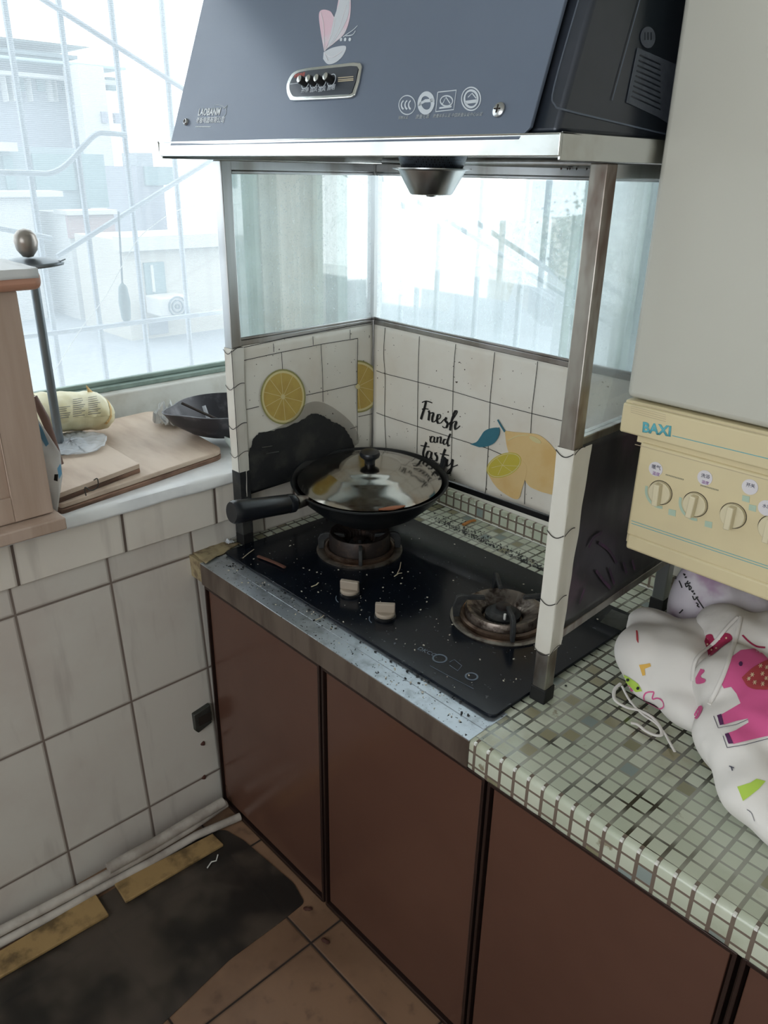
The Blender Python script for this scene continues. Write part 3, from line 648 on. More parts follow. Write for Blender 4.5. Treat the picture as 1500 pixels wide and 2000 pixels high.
def pane(a0, b0, a1, b1, m_, z0a, z0b, z1, t=.0015):
    A = G(a0, b0, z0a); B = G(a1, b1, z0b); A2 = G(a0, b0, z1); B2 = G(a1, b1, z1); n = (B-A).cross(Vector((0, 0, 1))).normalized()*t
    return MB().prism([A, B, B2, A2], n).build('glass_pane', m_, guard)
pane(-W-hm, ps, -W-hm, D, M['guard_glass'], ZRL, ZRL, ZT-.018); pane(-W, D+hm, -ps, D+hm, M['guard_glass'], ZRL, ZRR, ZT-.018); pane(-hm, ps, -hm, D, M['guard_glass_r'], ZRR, ZRR, ZT-.018)
# glass edge beads
for (a0, b0, a1, b1) in ((-W-.003, ps, -W-.003, D), (-W, D+.003, -ps, D+.003)):
    rail(a0, b0, a1, b1, ZRL+.006, (ZRL if a0 == a1 else ZRR)+.006, 'steel', wd=.004, h=.006, nm='glass_bead')
    rail(a0, b0, a1, b1, ZT-.018, ZT-.018, 'steel', wd=.004, h=.006, nm='glass_bead')
gbox(MB(), -W+.0005, D-.0045, ZRL, -W+.005, D, ZT-.018).build('glass_bead', M['steel'], guard)
# papered lower panels
def panel(fn, nu, nv, m_, nm): return MB().grid(fn, nu, nv).build(nm, m_, guard, smooth=True, solid=.0012)
def wr(a, z): return .0011*noise.noise((a*9, z*9, 2))+.0006*noise.noise((a*30, z*14, 5))
pb = panel(lambda u, v: G(-W+(W-ps)*u, D+.004+wr(u, v), .803+.004*noise.noise((u*9, 0, 0))*(v < .01)+(ZRL-.012-.803+(ZRR-ZRL)*u)*v), 60, 24, M['paper'], 'back_panel')
plp = panel(lambda u, v: G(-W-.004+wr(u, v+3), ps+(D-ps)*u, .815+(ZRL-.012-.815)*v), 40, 24, M['paper'], 'left_panel')
M['dirty_panel'] = pm('soot_dark_panel', (50, 49, 53), .3, 0, (86, 66, 84), 7, .5, .68, bp=.15, bs=14)
prp = panel(lambda u, v: G(-.004+wr(u, v+7), ps+(D-ps)*u, .806+(ZRR-.012-.806)*v), 40, 20, M['dirty_panel'], 'right_panel')
PB = (G(0, D+.0015, 1), ey.copy()); PL = (G(-W-.0015, 0, 1), ex.copy()); PR = (G(-.0015, 0, 1), ex.copy())
# --- printing on the back panel
mb = MB()
for p in ([(752, 640), (749, 690), (752, 740), (751, 812), (754, 880)], [(819, 657), (817, 700), (816, 760), (815, 840), (814, 885)], [(890, 672), (886, 720), (884, 790), (882, 862), (880, 930)],
          [(966, 688), (961, 740), (957, 785), (954, 860), (951, 915), (948, 960), (943, 975)], [(1050, 706), (1045, 750), (1039, 800), (1036, 850)], [(1026, 930), (1024, 985)],
          [(735, 724), (752, 730), (815, 746), (886, 765), (956, 786), (1040, 808), (1098, 822)], [(735, 806), (753, 813), (815, 833), (884, 855), (925, 868)], [(925, 868), (952, 876), (980, 888)]):
    line(mb, PB, smooth_path(p, 4), .0013)
mb.build('printed_tile_lines', M['paper_line'], pb)
def script(mb, pl, strokes, w0=.0032):
    for P in strokes:
        q = smooth_path(P, 5); n_ = len(q); Q = pts(pl, q, .0009); nn = pl[1] if (CAM-pl[0]).dot(pl[1]) > 0 else -pl[1]
        W_ = []
        for i in range(n_):
            dy = (q[min(i+1, n_-1)][1]-q[max(i-1, 0)][1]); dx = abs(q[min(i+1, n_-1)][0]-q[max(i-1, 0)][0])
            W_.append(w0*(1.25 if dy > 0 and dy > dx*.8 else .5))
        strip(mb, Q, nn, W_)
ox = lambda P: [(740+x*.28, 600+y*.28) for x, y in P]
S = []
S += [ox([(300, 665), (330, 655), (372, 668)]), ox([(328, 658), (318, 700), (303, 745), (292, 782)]), ox([(300, 712), (320, 708), (345, 712)]),
      ox([(345, 722), (352, 735), (362, 738), (378, 735)]), ox([(352, 735), (345, 790)]), ox([(362, 740), (372, 738), (380, 745), (372, 770), (372, 795), (385, 800), (400, 785)]),
      ox([(400, 785), (425, 775), (428, 752), (412, 752), (404, 785), (412, 808), (430, 808), (442, 795)]),
      ox([(442, 795), (470, 770), (462, 790), (478, 812), (470, 838), (452, 840), (442, 830)]), ox([(470, 830), (500, 800)]),
      ox([(490, 820), (520, 775), (545, 735), (540, 722), (525, 740), (505, 800), (495, 860)]), ox([(500, 830), (522, 800), (538, 802), (530, 830), (535, 852), (565, 828)])]
S2 = [ox([(385, 905), (370, 902), (358, 920), (362, 940), (378, 938), (388, 905)]), ox([(388, 905), (384, 935), (395, 945), (405, 935)]), ox([(408, 905), (405, 945)]), ox([(407, 920), (425, 905), (432, 915), (428, 945), (440, 948), (450, 940)]),
      ox([(470, 925), (458, 922), (448, 940), (455, 958), (468, 950), (478, 920)]), ox([(500, 885), (490, 900), (478, 940), (482, 968), (495, 962)])]
S3 = [ox([(330, 942), (318, 980), (308, 1020), (315, 1048), (335, 1035)]), ox([(290, 965), (320, 970), (352, 975)]), ox([(362, 1010), (345, 1005), (330, 1035), (338, 1058), (355, 1050), (368, 1010)]), ox([(368, 1010), (362, 1048), (375, 1060)]),
      ox([(405, 1015), (392, 1022), (405, 1045), (400, 1068), (380, 1072)]), ox([(462, 990), (448, 1030), (436, 1080), (440, 1102), (460, 1088)]), ox([(425, 1022), (455, 1028), (488, 1035)]),
      ox([(478, 1060), (472, 1090), (480, 1108), (500, 1090), (515, 1060)]), ox([(515, 1062), (508, 1110), (495, 1150), (480, 1162), (478, 1148), (505, 1120), (550, 1100)])]
mb = MB(); script(mb, PB, S, .0050); script(mb, PB, S2, .0040); script(mb, PB, S3, .0050)
mb.build('printed_lettering', M['blacktext'], pb, label='black script lettering reading Fresh and tasty')
mb = MB(); mb.mi = 0
O = lambda P: [(740+x*.28, 600+y*.28) for x, y in P]
poly(mb, PB, smooth_path(O([(878, 862), (960, 872), (1040, 878), (1110, 890), (1170, 930), (1220, 985), (1250, 1040), (1248, 1120), (1236, 1200), (1225, 1300), (1165, 1297), (1100, 1275), (1040, 1240), (990, 1150), (930, 1060), (900, 1000), (885, 930)])), .0008)
poly(mb, PB, smooth_path(O([(760, 1160), (800, 1230), (860, 1290), (965, 1340), (1000, 1260), (1030, 1150), (1025, 1100), (985, 1060)])), .0011)
mb.mi = 1; poly(mb, PB, O(ell(872, 1102, 128, 78, -.42)), .0014)
mb.mi = 2
line(mb, PB, O(ell(872, 1102, 120, 70, -.42, 36))+O(ell(872, 1102, 120, 70, -.42, 36))[:1], .0016, .0016)
line(mb, PB, O([(785, 1120), (862, 1102), (985, 1110)]), .0009, .0016); line(mb, PB, O([(820, 1050), (862, 1102), (930, 1150)]), .0009, .0016); line(mb, PB, O([(900, 1030), (862, 1102), (830, 1170)]), .0009, .0016)
line(mb, PB, smooth_path(O([(900, 930), (960, 900), (1040, 890)])), .0018, .0016)
poly(mb, PB, O(ell(1090, 925, 45, 16, .5)), .0016)
mb.build('printed_oranges', [M['orange'], M['lime'], M['lemon_pale']], pb)
mb = MB(); poly(mb, PB, smooth_path(O([(635, 955), (680, 940), (710, 900), (735, 865), (780, 845), (838, 845), (835, 900), (800, 950), (750, 972), (700, 977)])), .0013)
line(mb, PB, O([(828, 785), (850, 825), (878, 870)]), .0042, .0014); line(mb, PB, smooth_path(O([(690, 950), (760, 915), (840, 840)])), .0022, .0015)
mb.build('printed_leaf', M['leaf'], pb)
def slice_(pl, parent, cx, cy, rx, ry, a0=0, a1=2*PI, rot=0):
    mb = MB(); mb.mi = 0; poly(mb, pl, ell(cx, cy, rx, ry, rot, 40, a0, a1), .0008)
    mb.mi = 1; poly(mb, pl, ell(cx, cy, rx*.94, ry*.94, rot, 40, a0, a1), .0011)
    mb.mi = 2; poly(mb, pl, ell(cx, cy, rx*.86, ry*.86, rot, 40, a0, a1), .0014)
    mb.mi = 1
    for k in range(10):
        a = 2*PI*k/10+.2
        if a1-a0 > 6 or a0 < a < a1 or a0 < a-2*PI < a1: line(mb, pl, [(cx, cy), (cx+rx*.86*math.cos(a), cy+ry*.86*math.sin(a))], .0011, .0016)
    poly(mb, pl, ell(cx, cy, 4, 5, 0, 12), .0017)
    mb.build('printed_lemon_slice', [M['lemon_rind'], M['lemon_pale'], M['lemon']], parent)
slice_(PL, plp, 553, 775, 44, 54)
slice_(PL, plp, 699, 755, 46, 51, -PI/2, PI/2)
# left panel lines + applied second sheet
mb = MB()
for p in ([(452, 684), (560, 660), (690, 636), (725, 630)], [(534, 671), (535, 688)], [(611, 657), (612, 674)], [(684, 644), (684, 662)],
          [(472, 705), (550, 688), (630, 672), (699, 661)], [(470, 706), (474, 750), (478, 800)], [(699, 661), (698, 730), (698, 860)], [(550, 688), (552, 722)], [(627, 673), (630, 730), (631, 785)],
          [(481, 800), (506, 794)], [(598, 772), (650, 761), (698, 750)], [(700, 814), (728, 808), (751, 813)], [(684, 838), (698, 833)]):
    line(mb, PL, p, .0013)
mb.build('printed_tile_lines', M['paper_line'], plp)
random.seed(11)
up = smooth_path([(478, 962), (483, 930), (484, 900), (490, 872), (503, 848), (530, 842), (560, 834), (590, 820), (612, 808), (630, 812), (648, 822), (668, 832), (682, 850), (692, 870), (695, 900), (698, 925)], 6)
up = [(x+random.uniform(-1.2, 1.2), y+random.uniform(-1.5, 1.5)) for x, y in up]
mb = MB(); poly(mb, PL, up+[(620, 925), (560, 941), (500, 958)], .0024); mb.build('burnt_patch', M['soot'], plp)
M['smoke'] = pm('smoke_stain', (140, 134, 124), .7, 0, (96, 92, 86), 60, alpha=.2)
mb = MB(); poly(mb, PL, smooth_path([(500, 852), (560, 826), (600, 788), (640, 790), (690, 830), (694, 870), (600, 850)], 5), .0018); mb.build('smoke_stain', M['smoke'], plp)
mb = MB(); line(mb, PL, [(512, 874), (532, 871)], .0022, .004); line(mb, PL, [(520, 886), (545, 882)], .0018, .004); mb.build('scorch_glint', M['steel'], plp)
# paper wrap round posts
def wrap(a0, top, bot, m_, holes, wback=.045):
    e = .0012
    def fn(u, v):
        z = top+(bot-top)*v; cr = .0012*noise.noise((u*3, z*16, a0))
        pth = [(-.003, e*6), (-e-cr, -e), (0, -e-cr), (ps, -e-cr), (ps+e+cr, 0), (ps+e+cr, ps), (ps+e+.001, wback-.016*v+.004*noise.noise((0, z*22, 1)))]
        k = u*(len(pth)-1); i = min(int(k), len(pth)-2); t = k-i
        x = pth[i][0]*(1-t)+pth[i+1][0]*t; y = pth[i][1]*(1-t)+pth[i+1][1]*t
        if v > .97 and u > .55: z += .02*(u-.55)
        return G(a0+x, y, z)
    w_ = MB().grid(fn, 24, 40).build('paper_wrap', m_, guard, smooth=True)
    mb = MB()
    for z in holes:
        Q = []
        for i in range(25):
            u = i/24; x = -e*2+(ps+e*3)*u*1.0
            Q.append(u)
        q1 = [G(a0-.002+(ps+.004)*t, -e-.0022, z-.008*math.sin(t*PI)) for t in [k/10 for k in range(11)]]
        strip(mb, q1, -ey, .0014); q2 = [G(a0+ps+e+.0022, -.002+(ps+.002)*t, z-.001+.007*math.sin(t*PI*.7)) for t in [k/10 for k in range(11)]]
        strip(mb, q2, ex, .0014)
    mb.build('printed_tile_lines', M['paper_line'], w_)
M['wrap'] = pm('white_paper_wrap', (214, 212, 203), .5, 0, (204, 199, 189), 6, bp=.12, bs=9)
wrap(-ps, 1.118, .775, M['wrap'], (.987, .872, .781, 1.114))
wrap(-W-ps, 1.132, .79, M['wrap'], (1.052, .965, 1.128, .9), .028)
mb = MB(); strip(mb, [G(-W+.0035, -.0035, z) for z in (1.13, 1.0, .86)], (ex-ey).normalized(), .0014); mb.build('printed_seam_line', M['paper_line'], guard)
M['purple_print'] = pm('dim_purple_print', (84, 52, 84), .5, 0, (58, 42, 62), 30, .4, .6)
mb = MB()
for P in ([(1170, 1060), (1190, 1075), (1205, 1100)], [(1165, 1115), (1180, 1135), (1192, 1148)], [(1190, 1110), (1200, 1140)], [(1218, 1098), (1224, 1120)], [(1235, 1095), (1240, 1112)], [(1150, 1070), (1160, 1050), (1176, 1040)], [(1132, 1180), (1142, 1150)]):
    line(mb, PR, smooth_path(P, 4), .005, .0012)
mb.build('printed_pattern', M['purple_print'], prp)

# =================================================================== HOOD
HX0, HX1, HY0, HY1 = -.086, .812, .030, .605
hood = empty('range_hood', ((HX0+HX1)/2, (HY0+HY1)/2, 1.49), label='dark blue slanted range hood with steel lip above the hob', cat='range hood')
mb = MB()
zl, zu = 1.4885, 1.5165
mb.box((HX0, HY0, zl+.004), (HX1, HY0+.004, zu)).box((HX0, HY1-.004, zl), (HX1, HY1, zu)).box((HX0, HY0+.004, zl), (HX0+.004, HY1-.004, zu)).box((HX1-.004, HY0+.004, zl), (HX1, HY1-.004, zu))
mb.box((HX0, HY0, zu-.002), (HX1, HY0+.05, zu)).box((HX1-.06, HY0, zu-.002), (HX1, HY1, zu))
mb.build('steel_lip', M['steel_bright'], hood, bevel=.0015)
mb = MB(); mb.box((HX0+.004, HY0+.004, zu-.008), (HX1-.004, HY1-.004, zu-.003)); mb.build('underside', M['steel_dirty'], hood)
mb = MB(); mb.tube([(-.02, HY1-.06, 1.493), (HX1-.03, HY1-.05, 1.493)], .009, 10); mb.build('light_tube_cover', M['steel'], hood, smooth=True)
# body: slanted front
zt_ = 1.98; sl = .37; XB0, XB1 = -.035, .765
def fr_(z): return HY0+.010+(z-1.512)*sl
mb = MB()
A_ = [(XB0-.002, fr_(zu), zu), (XB0+.03, fr_(zt_), zt_), (XB1-.03, fr_(zt_), zt_), (XB1+.002, fr_(zu), zu)]
B_ = [(XB0-.002, HY1-.01, zu), (XB0+.03, HY1-.01, zt_), (XB1-.03, HY1-.01, zt_), (XB1+.002, HY1-.01, zu)]
# right side flares to the lip
A_[3] = (XB1+.030, fr_(zu)+.004, zu); B_[3] = (XB1+.030, HY1-.01, zu); A_[2] = (XB1+.02, fr_(zt_)+.004, zt_); B_[2] = (XB1+.02, HY1-.01, zt_)
mb.add([Vector(p) for p in A_+B_], [(0, 1, 2, 3), (4, 7, 6, 5), (0, 4, 5, 1), (3, 2, 6, 7), (1, 5, 6, 2), (0, 3, 7, 4)])
mb.build('hood_body', M['hood_metal'], hood, bevel=.006)
hn = Vector((0, -1, sl)).normalized(); HP = (Vector((0, HY0-.0005, 1.510)), hn)
fr_pts = [atp(333, 281, HP), atp(1027, 277, HP)]
gl0, gl1 = fr_pts; tl = atp(397, 0, HP); tr_ = atp(1103, 0, HP)
gl0.z = gl1.z = (gl0.z+gl1.z)/2; 
for v in (gl0, gl1): v.y = HP[0].y+(v.z-1.510)*sl
k1 = 1.9; TL = gl0+(tl-gl0)*k1; TR = gl1+(tr_-gl1)*k1*1.35
zz = min(1.95, TL.z, TR.z)
TL = gl0+(tl-gl0)*((zz-gl0.z)/(tl.z-gl0.z)); TR = gl1+(tr_-gl1)*((zz-gl1.z)/(tr_.z-gl1.z))
gf = MB().prism([gl0, gl1-Vector((.012, 0, 0)), gl1+Vector((0, 0, .012))*1+Vector((0, .012*sl, 0)), TR, TL], -hn*-.0001+Vector((0, .006, 0))).build('glass_front', M['hood_glass'], hood, bevel=.001)
HP2 = (HP[0].copy(), hn)
for px, py, r_ in ((365, 239, .006), (976, 216, .0085)):
    p = atp(px, py, HP2); T = Matrix.Translation(p) @ hn.to_track_quat('Z', 'Y').to_matrix().to_4x4()
    sc_ = MB().lathe([(r_, 0), (r_, .003), (r_*.75, .005), (0, .0055)], T, 24).build('screw', M['steel'], hood, smooth=True)
    MB().box((-r_*.55, -.0006, .0052), (r_*.55, .0006, .0062), T).box((-.0006, -r_*.55, .0052), (.0006, r_*.55, .0062), T).build('cross_slot', M['gap'], sc_)
# control plate
def R3(P, lift): return pts(HP2, P, lift)
outl = smooth_path([(600, 132), (640, 127), (690, 121)], 3)+[(703, 122), (706, 128), (700, 160), (692, 186), (685, 190)]+smooth_path([(675, 191), (620, 194), (572, 196)], 3)+smooth_path([(566, 195), (560, 183), (559, 165), (568, 145), (580, 136)], 4)
MB().prism(R3(outl, .004), -hn*.004).build('control_panel', M['steel_bright'], hood, bevel=.0015)
inl = [(577, 137), (600, 133+5)]; cx_ = sum(p[0] for p in outl)/len(outl); cy_ = sum(p[1] for p in outl)/len(outl)
inl = [(632+(x-632)*.91, 159+(y-159)*.80) for x, y in outl]
cp = MB().prism(R3(inl, .0048), -hn*.0006).build('control_face', M['hood_metal'], hood)
CP = (HP2[0]+hn*.0048, hn)
text('老板电器', CP, (574, 152), (595, 148), M['red_print'], hood, name='logo', lift=.0004)
mb = MB()
for x in range(567, 588, 3): line(mb, CP, [(x, 164-(x-567)*.13), (x+2, 163.7-(x-567)*.13)], .0012, .0005)
mb.build('small_print_row', M['print_grey'], hood)
for i, (px, py) in enumerate(((597, 162), (614, 161), (630, 160), (648, 157))):
    p = atp(px, py, CP); T = Matrix.Translation(p) @ hn.to_track_quat('Z', 'Y').to_matrix().to_4x4()
    k_ = MB().lathe([(.0058, 0), (.0058, .011), (.005, .0125), (0, .0125)], T, 24).build('control_knob', M['black'], hood, smooth=True)
    MB().lathe([(.005, .0122), (.005, .0132), (0, .0136)], T, 24).build('knob_cap', M['steel_bright'], k_, smooth=True)
    mb = MB(); Q = [p+hn*.0006+(T.to_3x3() @ Vector((math.cos(a), math.sin(a), 0)))*.0085 for a in [2*PI*j/20 for j in range(21)]]; strip(mb, Q, hn, .0012); mb.build('dial_ring', M['print_grey'], hood)
    text(['开/停', '弱风', '强风', '照明'][i], CP, (px-9, py+19), (px+5, py+17), M['print_grey'], hood, lift=.0004)
mb = MB()
for k, y in enumerate((150, 154, 157)): line(mb, CP, [(660, y+2), (690, y-.5)], .0011, .0006)
mb.build('printed_stripes', M['straw'], hood)
# logos
mb = MB(); mb.mi = 0
poly(mb, HP2, smooth_path([(633, 100), (626, 60), (623, 28), (630, 19), (645, 22), (654, 33), (660, 5), (668, -30), (682, -20), (685, 10), (682, 40), (672, 66), (655, 82), (640, 94)], 5), .0006)
mb.mi = 1; poly(mb, HP2, smooth_path([(632, 102), (650, 93), (675, 90), (670, 108), (655, 122), (640, 125), (631, 115)], 5), .0006)
poly(mb, HP2, smooth_path([(652, 36), (664, 0), (672, -30), (681, -15), (680, 30), (660, 70), (640, 94)], 5), .0009)
mb.mi = 2
for P in ([(633, 98), (632, 50), (626, 24)], [(634, 98), (648, 66), (655, 36)], [(634, 100), (660, 60), (676, 10)], [(633, 103), (648, 112), (668, 100)], [(633, 103), (640, 118)]): line(mb, HP2, smooth_path(P, 4), .0008, .0012)
mb.build('flower_print', [M['petal'], M['petal2'], M['sticker']], hood)
mb = MB()
for px in (666, 674, 683): poly(mb, HP2, ell(px, 77, 2.4, 3.6, .2, 12), .0008)
for P in ([(670, 72), (680, 65), (690, 58), (698, 50)], [(675, 70), (688, 68), (694, 60)]): line(mb, HP2, smooth_path(P, 3), .0012, .0008)
mb.build('small_dot_print', M['print_grey'], hood)
text('LAOBANM', HP2, (387, 226), (429, 225), M['print_light'], hood, name='logo', hs=1.15, bold=.02)
text('老板电器有限公司', HP2, (383, 240), (437, 239), M['print_light'], hood)
mb = MB()
for x in range(382, 412, 3): line(mb, HP2, [(x, 247.5), (x+2, 247.4)], .0016, .0007)
mb.build('small_print_row', M['print_light'], hood)
mb = MB(); line(mb, HP2, ell(424, 218, 18, 13, 0, 16, -1.8, .9), .001); line(mb, HP2, [(436, 212), (444, 206), (442, 212)], .0015); mb.build('swoosh_print', M['print_faint'], hood)
mb = MB()
def hring(px, py, rx, ry, wd): line(mb, HP2, ell(px, py, rx, ry, 0, 32)+ell(px, py, rx, ry, 0, 32)[:1], wd)
hring(795, 205, 16, 18.5, .0013)
for dx in (-7, 0, 7): line(mb, HP2, ell(797+dx, 205, 6, 8.5, 0, 14, .5*PI+.3, 1.5*PI-.3), .0022)
hring(832, 201, 13, 18, .006); line(mb, HP2, [(817, 205), (830, 197), (846, 196)], .004)
line(mb, HP2, [(855, 180), (891, 176), (886, 214), (851, 218), (855, 180)], .0014); hring(872, 197, 12, 10, .0016); line(mb, HP2, [(864, 203), (871, 190), (879, 202)], .0014); line(mb, HP2, [(858, 211), (882, 208)], .0022)
hring(920, 193, 18.5, 22.5, .0016); hring(920, 193, 13, 16.5, .0026); line(mb, HP2, [(909, 200), (932, 197)], .004); line(mb, HP2, [(914, 190), (922, 182), (930, 192)], .0014)
mb.build('certification_logos', M['print_grey'], hood)
text('强制认证', HP2, (778, 233), (797, 232), M['print_faint'], hood); text('质量可靠', HP2, (812, 232), (838, 231), M['print_faint'], hood)
text('质量体系认证 中国质量认证中心认证', HP2, (846, 230), (942, 226), M['print_faint'], hood)
# side panel details
SP = (Vector((XB1+.0305, 0, zu)), Vector((1, 0, .021)).normalized())
mb = MB(); line(mb, SP, [(1196, 196), (1250, 0), (1290, -150)], .0015, .0012); line(mb, SP, smooth_path([(1130, 0), (1082, 170), (1084, 205), (1105, 215), (1200, 238), (1300, 262)], 5), .002, .001)
mb.build('pressed_seam', M['hood_glass'], hood)
M['faded_sticker'] = pm('faded_side_sticker', (88, 94, 104), .6, 0, (78, 84, 94), 60)
mb = MB(); poly(mb, SP, [(1246, 93), (1330, 130), (1320, 250), (1284, 228), (1224, 200)], .0012); poly(mb, SP, ell(1266, 73, 14, 21), .0012); mb.build('side_sticker', M['faded_sticker'], hood)
mb = MB()
for k in range(9): line(mb, SP, [(1250-k*2, 108+k*10), (1290, 126+k*11)], .0016, .0016)
for x in (1260, 1266, 1272): line(mb, SP, [(x, 63), (x, 78)], .0018, .0016)
mb.build('sticker_text_rows', M['hood_metal'], hood)
# grease cup
gc = Vector((.362, .30, 0)); T = Matrix.Translation(gc)
cup = MB().lathe([(.0, 1.4375), (.034, 1.4375), (.037, 1.4395), (.058, 1.476), (.068, 1.478), (.068, 1.480), (.057, 1.480), (.036, 1.442), (.0, 1.4405)], T, 56).build('grease_cup', M['steel'], hood, smooth=True)
MB().lathe([(.0, 1.4335), (.008, 1.4345), (.010, 1.4375), (.0, 1.4375)], T, 20).build('cup_nub', M['steel'], cup, smooth=True)
def perf():
    m, nt, b = mat('perforated_steel'); P, g = pos(nt)
    v = nt.nodes.new('ShaderNodeTexVoronoi'); v.inputs['Scale'].default_value = 260; v.inputs['Randomness'].default_value = 0.1; nt.links.new(g.outputs['Position'], v.inputs['Vector'])
    h = X(nt, v.outputs['Distance']).lt(.32); seti(nt, b, 'Base Color', mixc(nt, h, c(60, 68, 78), c(10, 11, 13))); seti(nt, b, 'Metallic', .6); seti(nt, b, 'Roughness', .4); return m
MB().lathe([(.052, 1.478), (.064, 1.5105), (.060, 1.5105), (.048, 1.478)], T, 56).build('filter_basket', perf(), hood, smooth=True)
mb = MB()
random.seed(2)
for k in range(22):
    x = .45+k*.014+random.uniform(-.005, .005); mb.lathe([(0, -.003), (.0016, -.001), (.0016, .001), (0, .002)], Matrix.Translation((x, HY1-.06, 1.4835)), 8)
mb.build('grease_drips', M['brown_iron'], hood)

# =================================================================== BOILER
by = .24
bo = empty('wall_boiler', (1.03, .44, .95), label='cream and grey gas wall boiler with round knobs at the right edge', cat='boiler')
BPn = Vector((0, -1, 0))
def bz(px, py, y=by): return at(px, py, 1, y)
zs = bz(1360, 810).z; zbot = bz(1215, 1068).z; xl = bz(1224, 776).x
zhd = bz(1230, 848, by-.008).z
BX1 = xl+.44
MB().box((xl-.002, by, zs+.002), (BX1, BY-.003, 1.85)).build('casing', M['casing'], bo, bevel=.009)
hdr = MB()
hdr.box((xl, by-.008, zhd), (BX1, by+.1, zs-.004)).box((xl+.001, by-.004, zs-.006), (BX1, by+.1, zs))
hd_ = hdr.build('header_panel', M['cream'], bo, bevel=.005)
xc = bz(1234, 860).x
MB().box((xc+.006, by+.004, zhd-.012), (BX1-.004, by+.1, zhd)).build('recess', M['cream'], bo)
xb = bz(1214, 1066).x
cpz = zhd-.010
pnl = MB().box((xb+.004, by, zbot+.022), (BX1-.004, by+.12, cpz)).box((xb+.007, by-.002, zbot+.001), (BX1-.006, by+.10, zbot+.025)).build('control_panel', M['cream'], bo, bevel=.004)
MB().box((xb+.0, by+.012, zbot+.006), (xb+.005, BY-.01, cpz+.006)).box((xb+.01, by+.1, zbot+.004), (BX1-.006, BY-.01, cpz)).build('side_cover', M['cream'], bo)
BP = (Vector((0, by, 0)), BPn.copy()); BPh = (Vector((0, by-.008, 0)), BPn.copy())
text('BAXI', BPh, (1255, 843), (1310, 852), M['teal'], bo, name='logo', hs=1.0, bold=.035)
mb = MB(); line(mb, BPh, [(1313, 851), (1500, 896), (1560, 911)], .0009); mb.build('teal_line', M['teal'], bo)
mb = MB(); line(mb, BP, [(1233, 1017), (1500, 1106), (1560, 1126)], .0008); line(mb, BP, [(1233, 1022), (1500, 1111), (1560, 1131)], .0008); mb.build('teal_line', M['teal'], bo)
mb = MB()
for k in range(5): line(mb, BPh, [(1232, 789+k*4), (1300, 806+k*4.4)] if k else [(1236, 787), (1500, 851)], .0006)
line(mb, BP, [(1240, 868), (1500, 938)], .0008)
mb.build('moulded_groove', M['straw'], bo)
u_, v_ = Vector((1, 0, 0)), Vector((0, 0, 1))
kxz = [bz(px, py) for px, py in ((1290, 962), (1358, 985), (1432, 1007), (1508, 1032))]
kr = (bz(1314, 962).x-bz(1266, 962).x)/2*.98
kr = .0165
for i, p in enumerate(kxz):
    T = Matrix.Translation(p) @ Matrix.Rotation(PI/2, 4, 'X')
    kb = MB().lathe([(kr, 0), (kr, .004), (kr-.001, .005), (0, .005)], T, 40).build('control_knob', M['knob'], bo, smooth=True)
    T2 = T @ Matrix.Rotation([.05, -.05, 0, 0][i], 4, 'Z')
    MB().prism([T2 @ Vector(q) for q in ((-.0045, -kr*1.02, .004), (.0045, -kr*1.02, .004), (.0045, kr*.95, .004), (-.0045, kr*.95, .004))], T2.to_3x3() @ Vector((0, 0, .012))).build('grip', M['knob'], kb, bevel=.0018)
    mb = MB(); wcirc(mb, p, u_, v_, kr+.0012, .0009, BPn, .0006); mb.build('knob_gap', M['gap'], bo)
    if i < 2:
        mb = MB(); wcirc(mb, p, u_, v_, kr+.0055, .004, BPn, .0006, PI*.95, PI*1.6); mb.build('dial_arc', M['teal_soft'], bo)
for k, (px, py, t1, t2) in enumerate(((1281, 916, '暖气', '温度'), (1377, 933, '洗浴', '温度'), (1465, 951, '开关', ''), (1497, 992, '水压', ''))):
    p = bz(px, py); T = Matrix.Translation(p+Vector((0, -.0002, 0))) @ Matrix.Rotation(PI/2, 4, 'X')
    st_ = MB().lathe([(.0105, 0), (.0105, .0006), (0, .0006)], T, 32).build('round_sticker', M['sticker'], bo)
    text(t1, (Vector((0, by-.0009, 0)), BPn), (px-8, py-2), (px+9, py+2), M['ink'], st_, lift=.0003)
    if t2: text(t2, (Vector((0, by-.0009, 0)), BPn), (px-7, py+10), (px+7, py+14), M['ink_purple'], st_, lift=.0003)
for px, py in ((1313, 1001), (1384, 1024), (1457, 974), (1470, 992)):
    mb = MB(); poly(mb, BP, [(px-7, py-7), (px+7, py-4), (px+6, py+8), (px-8, py+4)], .0006); mb.build('symbol_square', M['teal_soft'], bo)
for x0_, y0_ in ((1300, 927), (1368, 948)):
    mb = MB()
    for k in range(12): line(mb, BP, [(x0_+k*3, y0_+k*.85), (x0_+k*3+2, y0_+k*.85+.5)], .0020, .0006)
    mb.build('small_print_row', M['print_dim'], bo)

# =================================================================== SILL ITEMS
def slab(nm, P, z0, z1, m_, parent=None, **k):
    pp = [Vector((at(x, y, 2, z1).x, at(x, y, 2, z1).y, z0)) for x, y in P]
    return MB().prism(pp, (0, 0, z1-z0)).build(nm, m_, parent, **k)
bt1, bt2, bt3 = .8625, .872, .892
def boardpts(P, z): return [at(x, y, 2, z) for x, y in P]
def rounded(P, rad, z0):   # round polygon corners
    out = []
    n = len(P)
    for i in range(n):
        a, b, c_ = P[i-1], P[i], P[(i+1) % n]; d1 = (a-b).normalized(); d2 = (c_-b).normalized(); r_ = rad[i]
        for t in range(7):
            s = t/6; q = (b+d1*r_)*(1-s)**2+b*2*s*(1-s)+(b+d2*r_)*s*s; out.append(Vector((q.x, q.y, z0)))
    return out
Pb = boardpts([(268, 926), (438, 882), (395, 855), (300, 790), (150, 820), (120, 900)], bt2)
long_f0 = at(150, 958, 2, bt2); c1 = at(438, 879, 2, bt2)
